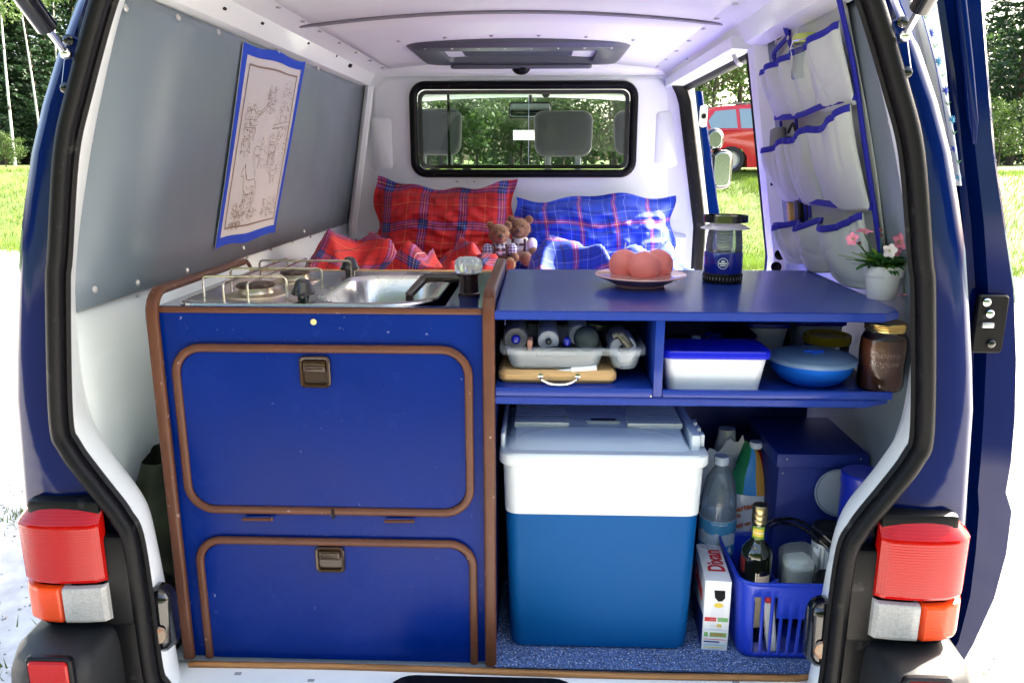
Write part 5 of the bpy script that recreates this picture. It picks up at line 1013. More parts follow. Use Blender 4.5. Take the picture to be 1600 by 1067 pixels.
for a0,a1,h0,h1,mt in ((-.025,.0,.072,.082,m_cred),(.003,.025,.072,.082,m_cgrn),(.002,.012,.058,.066,m_cyel),(-.024,-.016,.034,.045,m_cgrn),(-.012,.024,.034,.045,m_cgrn),(-.024,.024,.027,.0285,m_cred),(-.024,.010,.020,.0235,m_cnavy),(-.024,.024,.012,.0145,m_ccyan),(-.024,.02,.007,.009,m_cyel),(-.024,.024,.050,.0515,m_ccyan)): patch(a0,a1,h0,h1,mt)
text('small_print', 'EXPERT', .0085, L3(.006, -.0012, .0395), FX, FN, m_cred, dx, ext=.0001)
for h in (.0775,.062,.054,.017,.0045): text('small_print', 'lava piu bianco', .0042, L3(0, -.0012, h), FX, FN, m_cgry, dx, ext=.0001)
text('lettering', 'Dixan', .052, L3(.004, .088, hv+.0012), Rz @ V((0,1,0)), (0,0,1), m_cred, dx, sx=.80, bold=.0012)
text('lettering', 'Dixan', .05, L3(-wv_/2-.0008, .085, .12), Rz @ V((0,-1,0)), Rz @ V((-1,0,0)), m_cred, dx, bold=.001)
q = MB(); q.add([L3(-wv_/2-.0006, a, h) for a, h in ((.001,.002),(dv-.001,.002),(dv-.001,.05),(.05,.075),(.001,.085))], [(0,1,2,3,4)]); q.build('print', m_cnavy, dx)
q = MB(); q.tube([L3(-.018,.150,hv+.0008), L3(.0,.140,hv+.0008), L3(-.006,.158,hv+.0008), L3(.012,.148,hv+.0008)], .0006, 4); q.build('print', m_cgry, dx)
def bottle(name, label, c, prof, mt, n=32, part='bottle_body'):
    th = thing(name, label, 'bottle', c); q = MB(); q.lathe(prof, c, n); q.build(part, mt, th); return th
m_pet = glass('bottle plastic', (.85,.92,1), .03, .14, (.95,.98,1)); m_cap = M('pale blue cap', (.50,.60,.72), .35)
c = V((.437, 1.735, ZF)); m_norda = M('water label blue', (.05,.32,.66), .4); m_lblw = M('label white', (.75,.82,.88), .4)
wb = bottle('water_bottle', 'clear mineral water bottle with light blue mountain label', c, [(.034,0),(.041,.006),(.043,.03),(.041,.10),(.0435,.12),(.0435,.22),(.0415,.235),(.0425,.25),(.041,.275),(.033,.315),(.020,.338),(.014,.346),(.014,.356)], m_pet)
q = MB(); q.lathe([(.031,.004),(.039,.008),(.041,.03),(.039,.10),(.0415,.13),(.0415,.22),(.039,.275),(.031,.313),(.0001,.314)], c, 28); q.build('water', glass('water', (.8,.9,1), .02, .10, (.92,.97,1), 1.3), wb)
q = MB(); q.lathe([(.0165,.352),(.0175,.354),(.0175,.370),(.016,.372),(.0001,.372)], c, 24); q.build('cap', m_cap, wb)
q = MB(); q.lathe([(.0439,.130),(.0441,.131),(.0441,.219),(.0439,.220)], c, 32); q.build('label_band', m_lblw, wb)
def arc_patch(c, R_, a0, a1, z0, z1, mt, nm, par, wavy=0, n=14):
    nd2 = V((0,0,CAMZ)) - c; nd2.z = 0; nd2.normalize(); q = MB(); rows = [[], []]
    for i in range(n+1):
        d = nd2.copy(); d.rotate(Matrix.Rotation(lerp(a0, a1, i/n), 3, 'Z')); rows[0].append(c + d*R_ + V((0,0,z0 + wavy*noise.noise(V((i*.9,0,7)))))); rows[1].append(c + d*R_ + V((0,0,z1)))
    q.loft(rows, False); return fixn(q.build(nm, mt, par))
arc_patch(c, .0444, -1.5, 1.5, .188, .219, M('label sky', (.10,.42,.72), .4), 'label_print', wb, .014); arc_patch(c, .0444, -1.5, 1.5, .131, .158, m_norda, 'label_print', wb)
curved_text('lettering', 'NORDA', .024, c, .0447, .144, .0, m_wprint, wb, bold=.0008); curved_text('lettering', 'NATURALE', .008, c, .0447, .213, .1, m_wprint, wb)
# shrink-wrapped pack of bottles behind
c = V((.520, 1.80, ZF)); pk = thing('water_pack', 'shrink wrapped bottle pack with rainbow stripes on white film', 'pack', c)
cols = [(-.05,(.02,.26,.10)),(-.022,(.03,.26,.66)),(.006,(.62,.33,.07)),(.03,(.55,.03,.02)),(.048,(.55,.03,.02))]
m_film = M('white film', (.72,.74,.78), .25, coat=.4, bump=(25,.4))
def pk_pt(u, z):  # front of the pack: bulging, shoulders narrowing above .27
    k = 1 if z < .25 else max(.12, 1 - ((z-.25)/.125)**1.3*.86); return V((c.x + .010 + (u*.066)*k + .004*math.sin(z*60)*(1-k), c.y - .045*k**1.5 + .012*u*u*2 - .0, ZF + z))
q = MB(); q.grid(lambda u, v: pk_pt(2*u-1, .002+.26*v), 10, 8); q.grid(lambda u, v: pk_pt(2*u-1, .002+.26*v) + V((0,.09,0)), 10, 8); q.grid(lambda u, v: pk_pt(1, .002+.26*v) + V((0,.09*u,0)), 3, 8); q.grid(lambda u, v: pk_pt(-1, .002+.26*v) + V((0,.09*u,0)), 3, 8); fixn(q.build('film_wrap', m_film, pk, 60))
for (u0, u1, col) in ((-1,-.45,(.02,.26,.10)),(-.45,.05,(.03,.26,.66)),(.05,.52,(.66,.35,.07)),(.52,1,(.58,.03,.02))):
    q = MB(); q.grid(lambda u, v: pk_pt(lerp(u0, u1, u), .26+.115*v) + V((0,-.0008,0)), 4, 10); q.grid(lambda u, v: pk_pt(lerp(u0, u1, u), .26+.115*v) + V((0,.085*(1-.85*v),0)), 4, 10); fixn(q.build('stripe', M('stripe', col, .25, coat=.5, bump=(30,.4)), pk, 60))
q = MB(); q.lathe([(.012,.372),(.015,.376),(.015,.388),(.0001,.389)], c + V((.012,-.01,0)), 16); q.build('cap', m_cap, pk)
tx_o = lambda u, z: pk_pt(u, z) + V((0, -.0035, 0)); m_org = M('orange print', (.62,.13,.03), .45); dd = V((1,0,.28))
text('lettering', 'partecipi al', .020, tx_o(-.15,.235), dd, (0,-1,0), m_org, pk, bold=.0006); text('lettering', 'concorso', .018, tx_o(-.62,.205), dd, (0,-1,0), m_org, pk, bold=.0006); text('lettering', 'fantastico', .018, tx_o(.45,.228), dd, (0,-1,0), M('teal print',(.10,.38,.45),.45), pk, bold=.0006); text('lettering', 'e vinci un computer HP', .0155, tx_o(.1,.196), dd, (0,-1,0), m_org, pk, bold=.0006)
for u, z in ((.62,.183),(-.1,.166),(-.85,.245)):
    q = MB(); o = tx_o(u, z); q.add([o + V((r_*math.cos(t), 0, r_*math.sin(t))) for t, r_ in [(R(90+36*i), .011 if i % 2 == 0 else .0045) for i in range(10)]], [tuple(range(10))]); q.build('star', M('star orange', (.70,.33,.10), .4), pk)
q = MB(); q.grid(lambda u, v: pk_pt(lerp(-1,.35,u), lerp(.045,.135,v)) + V((0,-.003,0)), 6, 4); q.build('label_print', m_norda, pk); q = MB(); q.grid(lambda u, v: pk_pt(lerp(-1,.35,u), lerp(.137,.152,v)) + V((0,-.003,0)), 6, 1); q.build('label_print', M('dark print', (.03,.02,.025), .4), pk)
text('lettering', 'NORDA', .044, tx_o(-.25,.088) + V((0,-.002,0)), (1,0,0), (0,-1,0), m_wprint, pk, bold=.001, sx=.75); text('lettering', 'MINERALE', .010, tx_o(-.1,.057) + V((0,-.002,0)), (1,0,0), (0,-1,0), m_wprint, pk)
c = V((.478, 1.865, ZF)); w2 = bottle('wrapped_bottle', 'grey capped bottle in crumpled clear film at the back', c, [(.036,0),(.04,.01),(.04,.27),(.036,.30),(.024,.37),(.021,.395),(.0001,.397)], M('crumpled film', (.50,.53,.58), .22, coat=.5, bump=(16,1.0)))
q = MB(); q.grid(lambda u, v: c + V((lerp(-.075,.03,u) + .01*math.sin(v*9), -.045+.02*u, lerp(.24,.385,v) - .05*(1-u) + .012*math.sin(u*14+v*5))), 10, 10); fixn(q.build('film_flap', m_film, w2, 60))
# olive oil bottle, stands in the basket
c = V((.487, 1.572, ZF+.004)); m_oil = M('dark olive glass', (.010,.012,.003), .05, coat=1, spec=.7)
ob = bottle('oil_bottle', 'dark green olive oil bottle with gold cap in the blue basket', c, [(.030,0),(.033,.004),(.0335,.01),(.0335,.205),(.032,.215),(.024,.226),(.0155,.235),(.0145,.245),(.0145,.285)], m_oil)
q = MB(); q.lathe([(.0158,.278),(.0165,.280),(.0165,.287),(.0158,.288),(.0165,.290),(.0165,.3),(.0158,.301),(.0165,.303),(.0165,.318),(.015,.320),(.0001,.320)], c, 24); q.build('cap', M('brass cap', (.52,.40,.20), .3, metal=1), ob)
arc_patch(c, .0150, -1.0, 1.0, .244, .273, M('neck label green', (.16,.30,.03), .4), 'neck_label', ob); arc_patch(c, .0152, -.8, .8, .250, .268, m_cyel, 'neck_label_seal', ob); curved_text('lettering', 'Toscano', .0075, c, .0155, .259, 0, m_wprint, ob)
arc_patch(c, .0340, .15, 1.1, .04, .165, M('cream label', (.62,.52,.35), .5), 'body_label', ob); arc_patch(c, .0339, -1.4, -.75, .165, .198, M('oil red', (.3,.03,.02), .4), 'body_label', ob)
# basket
m_bask = M('basket blue', (.008,.035,.44), .30, coat=.3)
bx0, bx1, by0, by1, bz0, bz1 = .432, .655, 1.482, 1.715, ZF+.001, .676
bk = thing('plastic_basket', 'bright blue slotted plastic basket holding bottles and packets', 'basket', ((bx0+bx1)/2, (by0+by1)/2, ZF))
ring0 = rrect(1, 1, .14, 5); N = 120; per = []
pts_ = [V((a, b, 0)) for a, b in rrect(bx1-bx0, by1-by0, .035, 6)]; pts_ = pts_ + [pts_[0]]; ln = [0]
for a, b in zip(pts_, pts_[1:]): ln.append(ln[-1] + (b-a).length)
def per_pt(t):
    d = t * ln[-1]
    for i in range(len(pts_)-1):
        if d <= ln[i+1]: return pts_[i].lerp(pts_[i+1], (d-ln[i])/(ln[i+1]-ln[i]))
    return pts_[0]
cxm_, cym_ = (bx0+bx1)/2, (by0+by1)/2; zl_ = [0,.012,.10,.152,.174,.183]; vs = []; fs = []
for z in zl_:
    k = lerp(.90, 1.0, z/.183)
    for i in range(N): p = per_pt(i/N); vs.append((cxm_ + p.x*k, cym_ + p.y*k, bz0 + z))
slots = []
for i in range(N):
    m_ = per_pt((i+.5)/N); isf = m_.y < -(by1-by0)/2 + .002 and abs(m_.x) < (bx1-bx0)/2 - .03; isside = abs(m_.x) > (bx1-bx0)/2 - .002 and abs(m_.y) < (by1-by0)/2 - .04; isb = m_.y > (by1-by0)/2 - .002
    for j in range(len(zl_)-1):
        cut = False
        if isf or isside or isb:
            pat = (i % 3 != 0)
            if j == 1: cut = pat
            elif j == 2 and isf: cut = pat and m_.x < -.035
        if not cut: fs.append((j*N+i, j*N+(i+1) % N, (j+1)*N+(i+1) % N, (j+1)*N+i))
q = MB(); q.add(vs, fs); q.add([vs[i] for i in range(N)], [tuple(range(N))[::-1]]); solid(fixn(q.build('basket_shell', m_bask, bk, 40)), .0028, 0)
q = MB(); q.tube([V((cxm_ + per_pt(i/60).x, cym_ + per_pt(i/60).y, bz0+.183)) for i in range(60)], .0036, 6, True); q.build('basket_rim', m_bask, bk)
q = MB(); q.grid(lambda u, v: V((cxm_-.005+.035*(2*u-1)**3, lerp(by0+.03, by1-.02, u), lerp(bz0+.01, bz0+.15+.02*math.cos(u*6), v))), 12, 4); solid(fixn(q.build('basket_partition', m_bask, bk, 50)), .003, 0)
p = V((.592, 1.60, bz0+.145)); q = MB(); q.rbox(p, .085, .085, .13, .032, .014, (1,0,.1), (0,1,.25)); tp_ = q.build('tissue_packet', glass('film packet', (.75,.80,.78), .10, .25, (.92,.95,.95))); tag(tp_, 'clear film packet of pale wipes in the blue basket', 'packet')
q = MB(); q.rbox(p + V((-.004,-.005,-.008)), .062, .062, .11, .02, .012, (1,0,.1), (0,1,.25)); o = q.build('wipes', M('pale wipes', (.78,.82,.74), .8, bump=(30,.8)), None); o.parent = tp_
q = MB(); pb = V((.618, 1.50, bz0+.115)); q.lathe([(.016,-.11),(.018,-.1),(.018,0),(.010,.012),(.007,.014),(.007,.03),(.014,.033),(.014,.040),(.0001,.041)], pb, 18); q.box(pb.x-.034, pb.x+.004, pb.y-.006, pb.y+.006, pb.z+.031, pb.z+.040, .003); pd_ = q.build('pump_bottle', M('white pump', (.8,.8,.82), .35)); tag(pd_, 'white pump dispenser at the front right of the blue basket', 'bottle')
q = MB(); q.rbox((.510, 1.515, bz0+.065), .022, .125, .018, .006, .004, (1,0,.02), (-.12,0,1)); so_ = q.build('squeeze_tube', m_card); tag(so_, 'white and red squeeze tube leaning inside the basket slots', 'tube'); q = MB(); q.lathe([(.010,0),(.010,.014),(.008,.018),(.0001,.018)], (.502, 1.513, bz0+.125), 14); o = q.build('tube_cap', m_cred); o.parent = so_
# big blue box, lid disc, pot, canister, cable
sb = thing('storage_box', 'large dark blue wooden box with lid at the back right under the shelf', 'box', (.64, 1.77, ZF)); m_sbox = M('dark blue board', (.008,.022,.175), .5, bump=(200,.15))
q = MB(); q.box(.553, .745, 1.672, 1.925, ZF, .868, .002); q.build('box_body', m_sbox, sb); q = MB(); q.box(.545, .752, 1.664, 1.93, .866, .8985, .002); lid = q.build('box_lid', m_sbox, sb)
for px, py, yy in ((1230,717,1.663),(1223,739,1.671),(1345,717,1.663)): q = MB(); q.lathe([(.0022,0),(.0018,.001),(.0001,.0012)], P(px,py,y=yy), 8, Matrix.Rotation(R(90),4,'X')); q.build('nail_head', m_zinc, lid if py < 730 else sb)
q = MB(); pc = P(1312, 770, y=1.64); q.lathe([(.0001,-.002),(.050,-.002),(.054,0),(.055,.003),(.052,.006),(.049,.003),(.0001,.003)], pc, 40, frame((0,0,0), (-.15,-1,.18)).to_3x3().to_4x4()); tag(q.build('pan_lid', glass('grey lid', (.45,.52,.60), .2, .7, (.8,.85,.9))), 'round translucent grey lid leaning on the dark blue box', 'lid')
c = V((.700, 1.565, .745)); bp2 = thing('blue_canister', 'blue cylindrical canister beside the round grey lid', 'canister', V((c.x,c.y,ZF))); q = MB(); q.lathe([(.040,-(.745-ZF)),(.043,-.2),(.045,.125),(.047,.130),(.047,.150),(.043,.154),(.0001,.152)], c, 30); q.build('canister_body', M('canister blue', (.006,.018,.30), .3, coat=.3), bp2)
c = V((.648, 1.592, ZF)); cn = thing('grey_can', 'striped grey can with black lid behind the basket', 'can', c); q = MB(); q.lathe([(.032,0),(.034,.003),(.034,.235),(.032,.238)], c, 36); cm_ = M('striped can', (.50,.51,.52), .35, metal=.3); q.build('can_body', cm_, cn)
for k in range(10):
    a0 = -1.2 + k*.26; arc_patch(c, .0344, a0, a0+.10, .01, .225, M('can stripe', (.26,.27,.29), .4), 'stripe', cn, n=2)
q = MB(); q.lathe([(.035,.232),(.036,.236),(.036,.258),(.033,.266),(.015,.270),(.0001,.270)], c, 30); q.build('can_lid', m_blk, cn); arc_patch(c, .0347, -.95, -.5, .18, .22, m_card, 'can_label', cn)
q = MB(); q.tube(smooth_path([(.540,1.70,.70),(.548,1.65,.742),(.585,1.61,.762),(.63,1.545,.748),(.665,1.515,.70),(.68,1.51,.60)], 6), .0042, 7); q.tube(smooth_path([(.552,1.70,.70),(.560,1.65,.735),(.59,1.60,.750),(.625,1.54,.735),(.655,1.51,.69),(.67,1.51,.60)], 6), .0042, 7); tag(q.build('power_cable', m_blkgl), 'black looped power cable over the blue basket', 'cable')
# ================================================================ bed, pillows, duvets, bears
red, navy, wht, yel_, blk_, lbl = (.56,.010,.010), (.012,.014,.10), (.80,.78,.78), (.60,.36,.10), (.012,.010,.014), (.10,.16,.62)
m_tred = tartan('red tartan', [(0,red),(.20,yel_),(.212,red),(.38,blk_),(.40,red),(.52,navy),(.57,lbl),(.59,navy),(.645,wht),(.655,navy),(.70,lbl),(.72,navy),(.77,red),(.90,blk_),(.92,red)])
blu, rd2 = (.004,.045,.50), (.42,.02,.04)
m_tblu = tartan('blue tartan', [(0,blu),(.20,(.30,.40,.75)),(.212,blu),(.30,blk_),(.325,blu),(.46,rd2),(.515,wht),(.525,rd2),(.58,blu),(.63,blk_),(.655,blu),(.82,(.45,.52,.78)),(.832,blu),(.90,blk_),(.92,blu)])
bed = thing('bed', 'raised bed platform with white mattress in front of the partition', 'bed', (XC, 2.9, .48))
q = MB(); q.box(XC-.82, XC+.76, 2.10, 3.66, .475, .90, .01); q.build('bed_base', m_ctrd, bed)
q = MB(); q.box(XC-.80, XC+.74, 2.10, 3.655, .905, 1.045, .03, 3); q.build('mattress', M('white sheet', (.75,.75,.76), .85, bump=(40,.3)), bed)
def pillow(name, label, p0, p1, h, y0, lean, T, mat, seed, rep, wav):
    """p0,p1: lower corners (x,z); leaning back by lean over its height; bordered pillow case"""
    th = thing(name, label, 'pillow', ((p0[0]+p1[0])/2, y0, min(p0[1], p1[1])), 'tartan pillows'); w = p1[0]-p0[0]
    def core(u, v): a = max(0, 1-(abs(u)/.90)**3.2); b = max(0, 1-(abs(v)/.86)**3.0); return (a*b)**.42
    def f(sgn):
        def g(uu, vv):
            u, v = 2*uu-1, 2*vv-1; k = core(u, v); n1 = noise.noise(V((u*1.7+seed, v*1.2, seed))); n2 = noise.noise(V((u*2.2+v*3.0+seed*3, v*4.5-u*2.0, seed*2))); n3 = noise.noise(V((u*9, v*7, seed)))
            pin = 1 - .045*(1-abs(v))*(abs(u)**3); x = lerp(p0[0], p1[0], uu); x = (x-(p0[0]+p1[0])/2)*pin + (p0[0]+p1[0])/2
            z = lerp(p0[1], p1[1], uu) + h*vv - .05*h*(1-abs(u))*(v > 0)*v*0 + wav(u)*max(0, v)**3
            flap = (1-min(1, k*6)); y = y0 + lean*vv - sgn*(T*k) + flap*(.022*math.sin(u*7+seed)*(abs(v) > .8) + .02*n1) - (sgn > 0)*(k**.5)*(.030*(1-abs(n2))**6 + .014*n3)
            x += flap*.012*math.sin(v*6+seed); return V((x, y, z))
        return g
    q = MB(); uvf = lambda s_: (lambda uu, vv: ((uu*w + .010*math.sin(vv*5+seed))/rep + seed, (vv*h*1.08 + .012*math.sin(uu*5+seed*2) + .006*math.sin(uu*15))/rep + seed*.37))
    q.grid(f(1), 56, 36, uvf(1)); fr = fixn(q.build('pillow_case', mat, th, 180)); subs(fr, 1)
    q = MB(); q.grid(f(-.6), 28, 18, uvf(-1)); bk_ = fixn(q.build('pillow_back', mat, th, 180)); 
    return th
a, b = P(592,408,y=3.42), P(800,408,y=3.42)
pillow('pillow', 'red tartan pillow leaning on the white partition', (a.x-.04, 1.07), (b.x+.01, 1.07), .36, 3.44, .17, .115, m_tred, 1.3, .175, lambda u: .030*(u < 0)*u*u - .012*math.cos(u*3) + .028*max(0, u-.6)/.4 + .007*math.sin(u*11))
a, b = P(812,408,y=3.42), P(1048,408,y=3.42)
pillow('pillow', 'blue tartan pillow leaning on the white partition', (a.x-.03, 1.06), (b.x+.03, 1.06), .325, 3.42, .17, .115, m_tblu, 2.6, .155, lambda u: .010*u + .012*math.sin(u*4.2+1) - .008*math.cos(u*9))
def duvet(name, label, x0, x1, y0, y1, bumps, mat, seed, rep):
    def hz(x, y):
        z = 1.055 + .03*noise.noise(V((x*4+seed, y*3, 2))) + .075*(1-abs(noise.noise(V((x*3.2+y*1.6+seed, y*2.4-x, seed)))))**3 + .042*(1-abs(noise.noise(V((x*7-y*3+seed, y*5, seed+4)))))**4
        for bx_, by_, bh, rx, ry, rot in bumps:
            dx_, dy_ = x-bx_, y-by_; c_, s_ = math.cos(rot), math.sin(rot); a_, b_ = dx_*c_+dy_*s_, -dx_*s_+dy_*c_; z += bh*math.exp(-(a_/rx)**2-(b_/ry)**2)
        ed = min((x-x0)/.06, (x1-x)/.06, (y-y0)/.06, (y1-y)/.06, 1); return lerp(1.03, z, max(0, min(1, ed)))
    q = MB(); q.grid(lambda u, v: V((lerp(x0,x1,u), lerp(y0,y1,v), hz(lerp(x0,x1,u), lerp(y0,y1,v)))), 84, 90, lambda u, v: ((lerp(x0,x1,u) + .07*noise.noise(V((u*5, v*5, seed))))/rep, (lerp(y0,y1,v)*.55 + hz(lerp(x0,x1,u), lerp(y0,y1,v))*1.0 + .08*noise.noise(V((u*4, v*4, seed+7))))/rep))
    o = fixn(q.build(name, mat, None, 180)); tag(o, label, 'duvet', 'rumpled tartan duvets'); return o
def bmp(px, py, y, rx, ry, rot=0):
    p = P(px, py, y=y); return (p.x, p.y, max(.02, p.z-1.085)*.85, rx*1.15, ry*1.15, rot)
duvet('duvet', 'rumpled red tartan duvet behind the kitchen cabinet', -.90, -.09, 2.14, 3.42, [bmp(535,383,2.85,.09,.16,.5), bmp(505,398,2.65,.08,.14,-.3), bmp(600,397,2.8,.06,.2,.4), bmp(648,399,2.65,.07,.13,-.6), bmp(728,393,2.95,.09,.14,.7), bmp(765,412,2.7,.07,.12), bmp(690,405,2.5,.05,.14,.9)], m_tred, 1.1, .17)
duvet('duvet', 'rumpled blue tartan duvet behind the shelf worktop', -.09, .62, 2.14, 3.40, [bmp(835,416,2.7,.08,.14,.4), bmp(890,412,2.8,.09,.14,-.4), bmp(985,400,3.0,.12,.12), bmp(930,405,2.6,.05,.16,.8), bmp(1045,386,3.1,.07,.12,.3)], m_tblu, 5.2, .18)
m_fur = M('bear fur', (.23,.115,.045), .95, bump=(220,1.0), var=(90,.3), sheen=.4); m_furp = M('bear paw fur', (.36,.21,.10), .95, bump=(220,1), var=(80,.25))
m_check = tartan('blue check', [(0,(.02,.03,.12)),(.5,(.72,.74,.80))]); m_leather = M('brown leather', (.06,.020,.012), .5, bump=(90,.3)); m_shirtw = M('white shirt', (.78,.77,.75), .8, bump=(60,.3))
def bear(c, S, label, shirt, trousers, yaw, seed):
    th = thing('teddy_bear', label, 'teddy bear', c, 'teddy bears'); random.seed(seed); Rz_ = Matrix.Rotation(yaw, 4, 'Z'); T4 = Matrix.Translation(c) @ Rz_ @ Matrix.Scale(S, 4)
    sph = [((0,0,.155),.047,(1,.95,.92)),((0,-.036,.146),.024,(1,.9,.85)),((-.040,.004,.193),.0165,(1,.6,1)),((.040,.004,.193),.0165,(1,.6,1)),((0,.004,.066),.046,(.95,.85,1.15)),((-.058,-.016,.082),.020,(.9,.9,1.3)),((.058,-.016,.082),.020,(.9,.9,1.3)),((-.066,-.032,.055),.019,(1,1,1)),((.066,-.032,.055),.019,(1,1,1)),
           ((-.036,-.045,.026),.026,(.95,1.5,.95)),((.036,-.045,.026),.026,(.95,1.5,.95)),((-.040,-.085,.030),.024,(1,.8,1.15)),((.040,-.085,.030),.024,(1,.8,1.15)),((0,0,.118),.026,(1,1,1))]
    q = MB()
    for p, r_, sc in sph: q.sphere(p, r_, 14, 10, sc)
    q.xform(T4); o = q.build('bear_body', m_fur, th, 180); md = o.modifiers.new('join', 'REMESH'); md.mode = 'VOXEL'; md.voxel_size = .0042*S; md.use_smooth_shade = True; sm = o.modifiers.new('soft', 'SMOOTH'); sm.iterations = 2
    fv = []
    for k in range(2600):
        p, r_, sc = random.choice(sph[:4] + sph[7:9] + sph[11:13] + [sph[0]]*3); d = V((random.gauss(0,1), random.gauss(0,1), random.gauss(0,1))).normalized()
        s0 = V(p) + V((d.x*r_*sc[0], d.y*r_*sc[1], d.z*r_*sc[2]))*.98; t = d.orthogonal().normalized()*.0012; e = s0 + d*rnd(.003,.007) + V((rnd(-.003,.003), rnd(-.003,.003), rnd(-.004,.001))); fv += [s0-t, s0+t, e]
    q = MB(); q.add(fv, [(i, i+1, i+2) for i in range(0, len(fv), 3)]); q.xform(T4); q.build('fur', m_fur, o, None)['kind'] = 'stuff'
    q = MB(); q.sphere((0,-.060,.151), .0072, 10, 8, (1.2,.8,.9)); q.xform(T4); q.build('nose', m_blkgl, o)
    for s in (-1, 1): q = MB(); q.sphere((s*.017,-.0435,.168), .0042, 8, 6); q.xform(T4); q.build('eye', m_blkgl, o)
    def ell(p, r_, sc, z0=-9, z1=9, uvs=45):
        q = MB(); n, m = 20, 14; q.grid(lambda u, v: V(p) + V((r_*sc[0]*math.sin(math.pi*v)*math.cos(2*math.pi*u), r_*sc[1]*math.sin(math.pi*v)*math.sin(2*math.pi*u), max(z0, min(z1, -r_*sc[2]*math.cos(math.pi*v))))), n, m, lambda u, v: (u*9, v*7)); q.xform(T4); return q
    sh = ell((0,.004,.070), .0495, (.98,.88,1.12), -.02, .05).build('shirt', shirt, th, 60)
    for s in (-1, 1): ell((s*.056,-.014,.086), .0235, (1,1,1.25)).build('sleeve', shirt, sh, 60)
    tr = ell((0,.002,.052), .0505, (1.0,.92,.85), -.05, .012).build('trousers', trousers, th, 60)
    for s in (-1, 1): ell((s*.036,-.032,.028), .0295, (1,1.25,1)).build('trouser_leg', trousers, tr, 60)
    for s in (-1, 1): q = MB(); q.sweep(smooth_path([(s*.026,-.046,.058),(s*.028,-.047,.085),(s*.026,-.034,.112)], 4), [(.0015,-.005),(.0015,.005),(-.003,.005),(-.003,-.005)], (0,-1,.2)); q.xform(T4); q.build('brace', m_leather, tr)
    q = MB(); q.rbox((0,-.0475,.088), .05, .011, .004, .003, .001, (1,0,0), (0,.1,1)); q.xform(T4); q.build('brace_bar', m_leather, tr)
    q = MB(); q.lathe([(.005,0),(.004,.002),(.0001,.0025)], (0,0,0), 10, Matrix.Rotation(R(90),4,'X')); q.xform(T4 @ Matrix.Translation((0,-.050,.090))); q.build('button', m_zinc, tr)
    return th
p = P(780, 400, y=3.20); bear(V((p.x, 3.22, 1.105)), .93, 'teddy bear in blue checked shirt and brown leather trousers', m_check, m_leather, .15, 4)
p = P(812, 395, y=3.27); bear(V((p.x, 3.31, 1.115)), .97, 'teddy bear in white shirt with leather braces', m_shirtw, M('pale cloth', (.45,.33,.27), .8, bump=(60,.3)), -.12, 9)
random.seed(21)
# ================================================================ printed cloth on the left wall
def on_wall(px, py, s, off):
    p = P(px, py, x=bx(.78, s))
    for _ in range(12): p = P(px, py, x=bx(hin(p.z) - off, s))
    return p
c4 = [on_wall(px, py, -1, .013) for px, py in ((380,66),(475,97),(429,364),(335,390))]
def tw(u, v, lift=0):  # u right, v down
    p = c4[0].lerp(c4[1], u).lerp(c4[3].lerp(c4[2], u), v); e = (abs(2*v-1)**6)
    return V((bx(hin(p.z) - .013 - lift, -1) + .0025*math.sin(u*14+v*3) + .004*e*math.sin(u*9), p.y, p.z - .006*e*math.sin(u*math.pi*3)*(1 if v < .5 else -1)))
tow = thing('wall_cloth', 'white printed cloth with blue border hanging on the grey wall', 'wall cloth', tw(.5, 1)); m_lin = M('white linen', (.62,.60,.60), .85, bump=(500,.4)); m_bord = M('blue cloth border', (.006,.055,.52), .75, bump=(500,.3)); m_brn = M('brown print', (.26,.18,.14), .8)
q = MB(); q.grid(lambda u, v: tw(u, v), 24, 24); solid(fixn(q.build('cloth', m_lin, tow, 60)), .0012, 0)
def strip(u0, v0, u1, v1, mt, nm, lift): q = MB(); q.grid(lambda u, v: tw(lerp(u0,u1,u), lerp(v0,v1,v), lift), 24 if u1-u0 > .3 else 2, 24 if v1-v0 > .3 else 2); return fixn(q.build(nm, mt, tow, 60))
for a in ((0,0,1,.050),(0,.952,1,1),(0,.05,.055,.952),(.945,.05,1,.952)): strip(*a, m_bord, 'border', .0020)
for a in ((.10,.088,.90,.098),(.10,.905,.90,.914),(.10,.098,.112,.905),(.888,.098,.90,.905)): strip(*a, m_brn, 'printed_line', .0018)
def stroke(q, pts, w=.0022):
    pts = [V((a, b, 0)) for a, b in pts]; pts = smooth_path(pts, 3) if len(pts) > 2 else pts
    L_ = []; R_ = []
    for i, p in enumerate(pts):
        t = (pts[min(i+1, len(pts)-1)] - pts[max(i-1, 0)]); t.normalize(); n = V((-t.y, t.x, 0)); k = w*(.5+.7*abs(noise.noise(V((p.x*30, p.y*30, 1))))); L_.append(tw(p.x+n.x*k, p.y+n.y*k, .0017)); R_.append(tw(p.x-n.x*k, p.y-n.y*k, .0017))
    q.loft([L_, R_], False)
q = MB(); H = lambda pts, ox, oy, s, fl=1: [(ox + fl*a*s, oy + b*s) for a, b in pts]
horse = [[(0,.10),(.05,.04),(.12,.0),(.16,.05),(.18,.12),(.26,.22),(.42,.24),(.60,.22),(.68,.28),(.70,.40),(.68,.52),(.69,.66),(.67,.82)], [(0,.10),(-.01,.16),(.05,.17),(.10,.15),(.12,.24),(.14,.36),(.20,.46),(.21,.62),(.20,.82)], [(.22,.46),(.35,.50),(.52,.48),(.60,.46)], [(.27,.48),(.29,.64),(.28,.82)], [(.60,.46),(.58,.62),(.60,.82)], [(.69,.26),(.78,.34),(.79,.50),(.76,.62)], [(.14,.02),(.20,.12),(.25,.20)], [(.12,.0),(.13,-.05),(.15,.02)]]
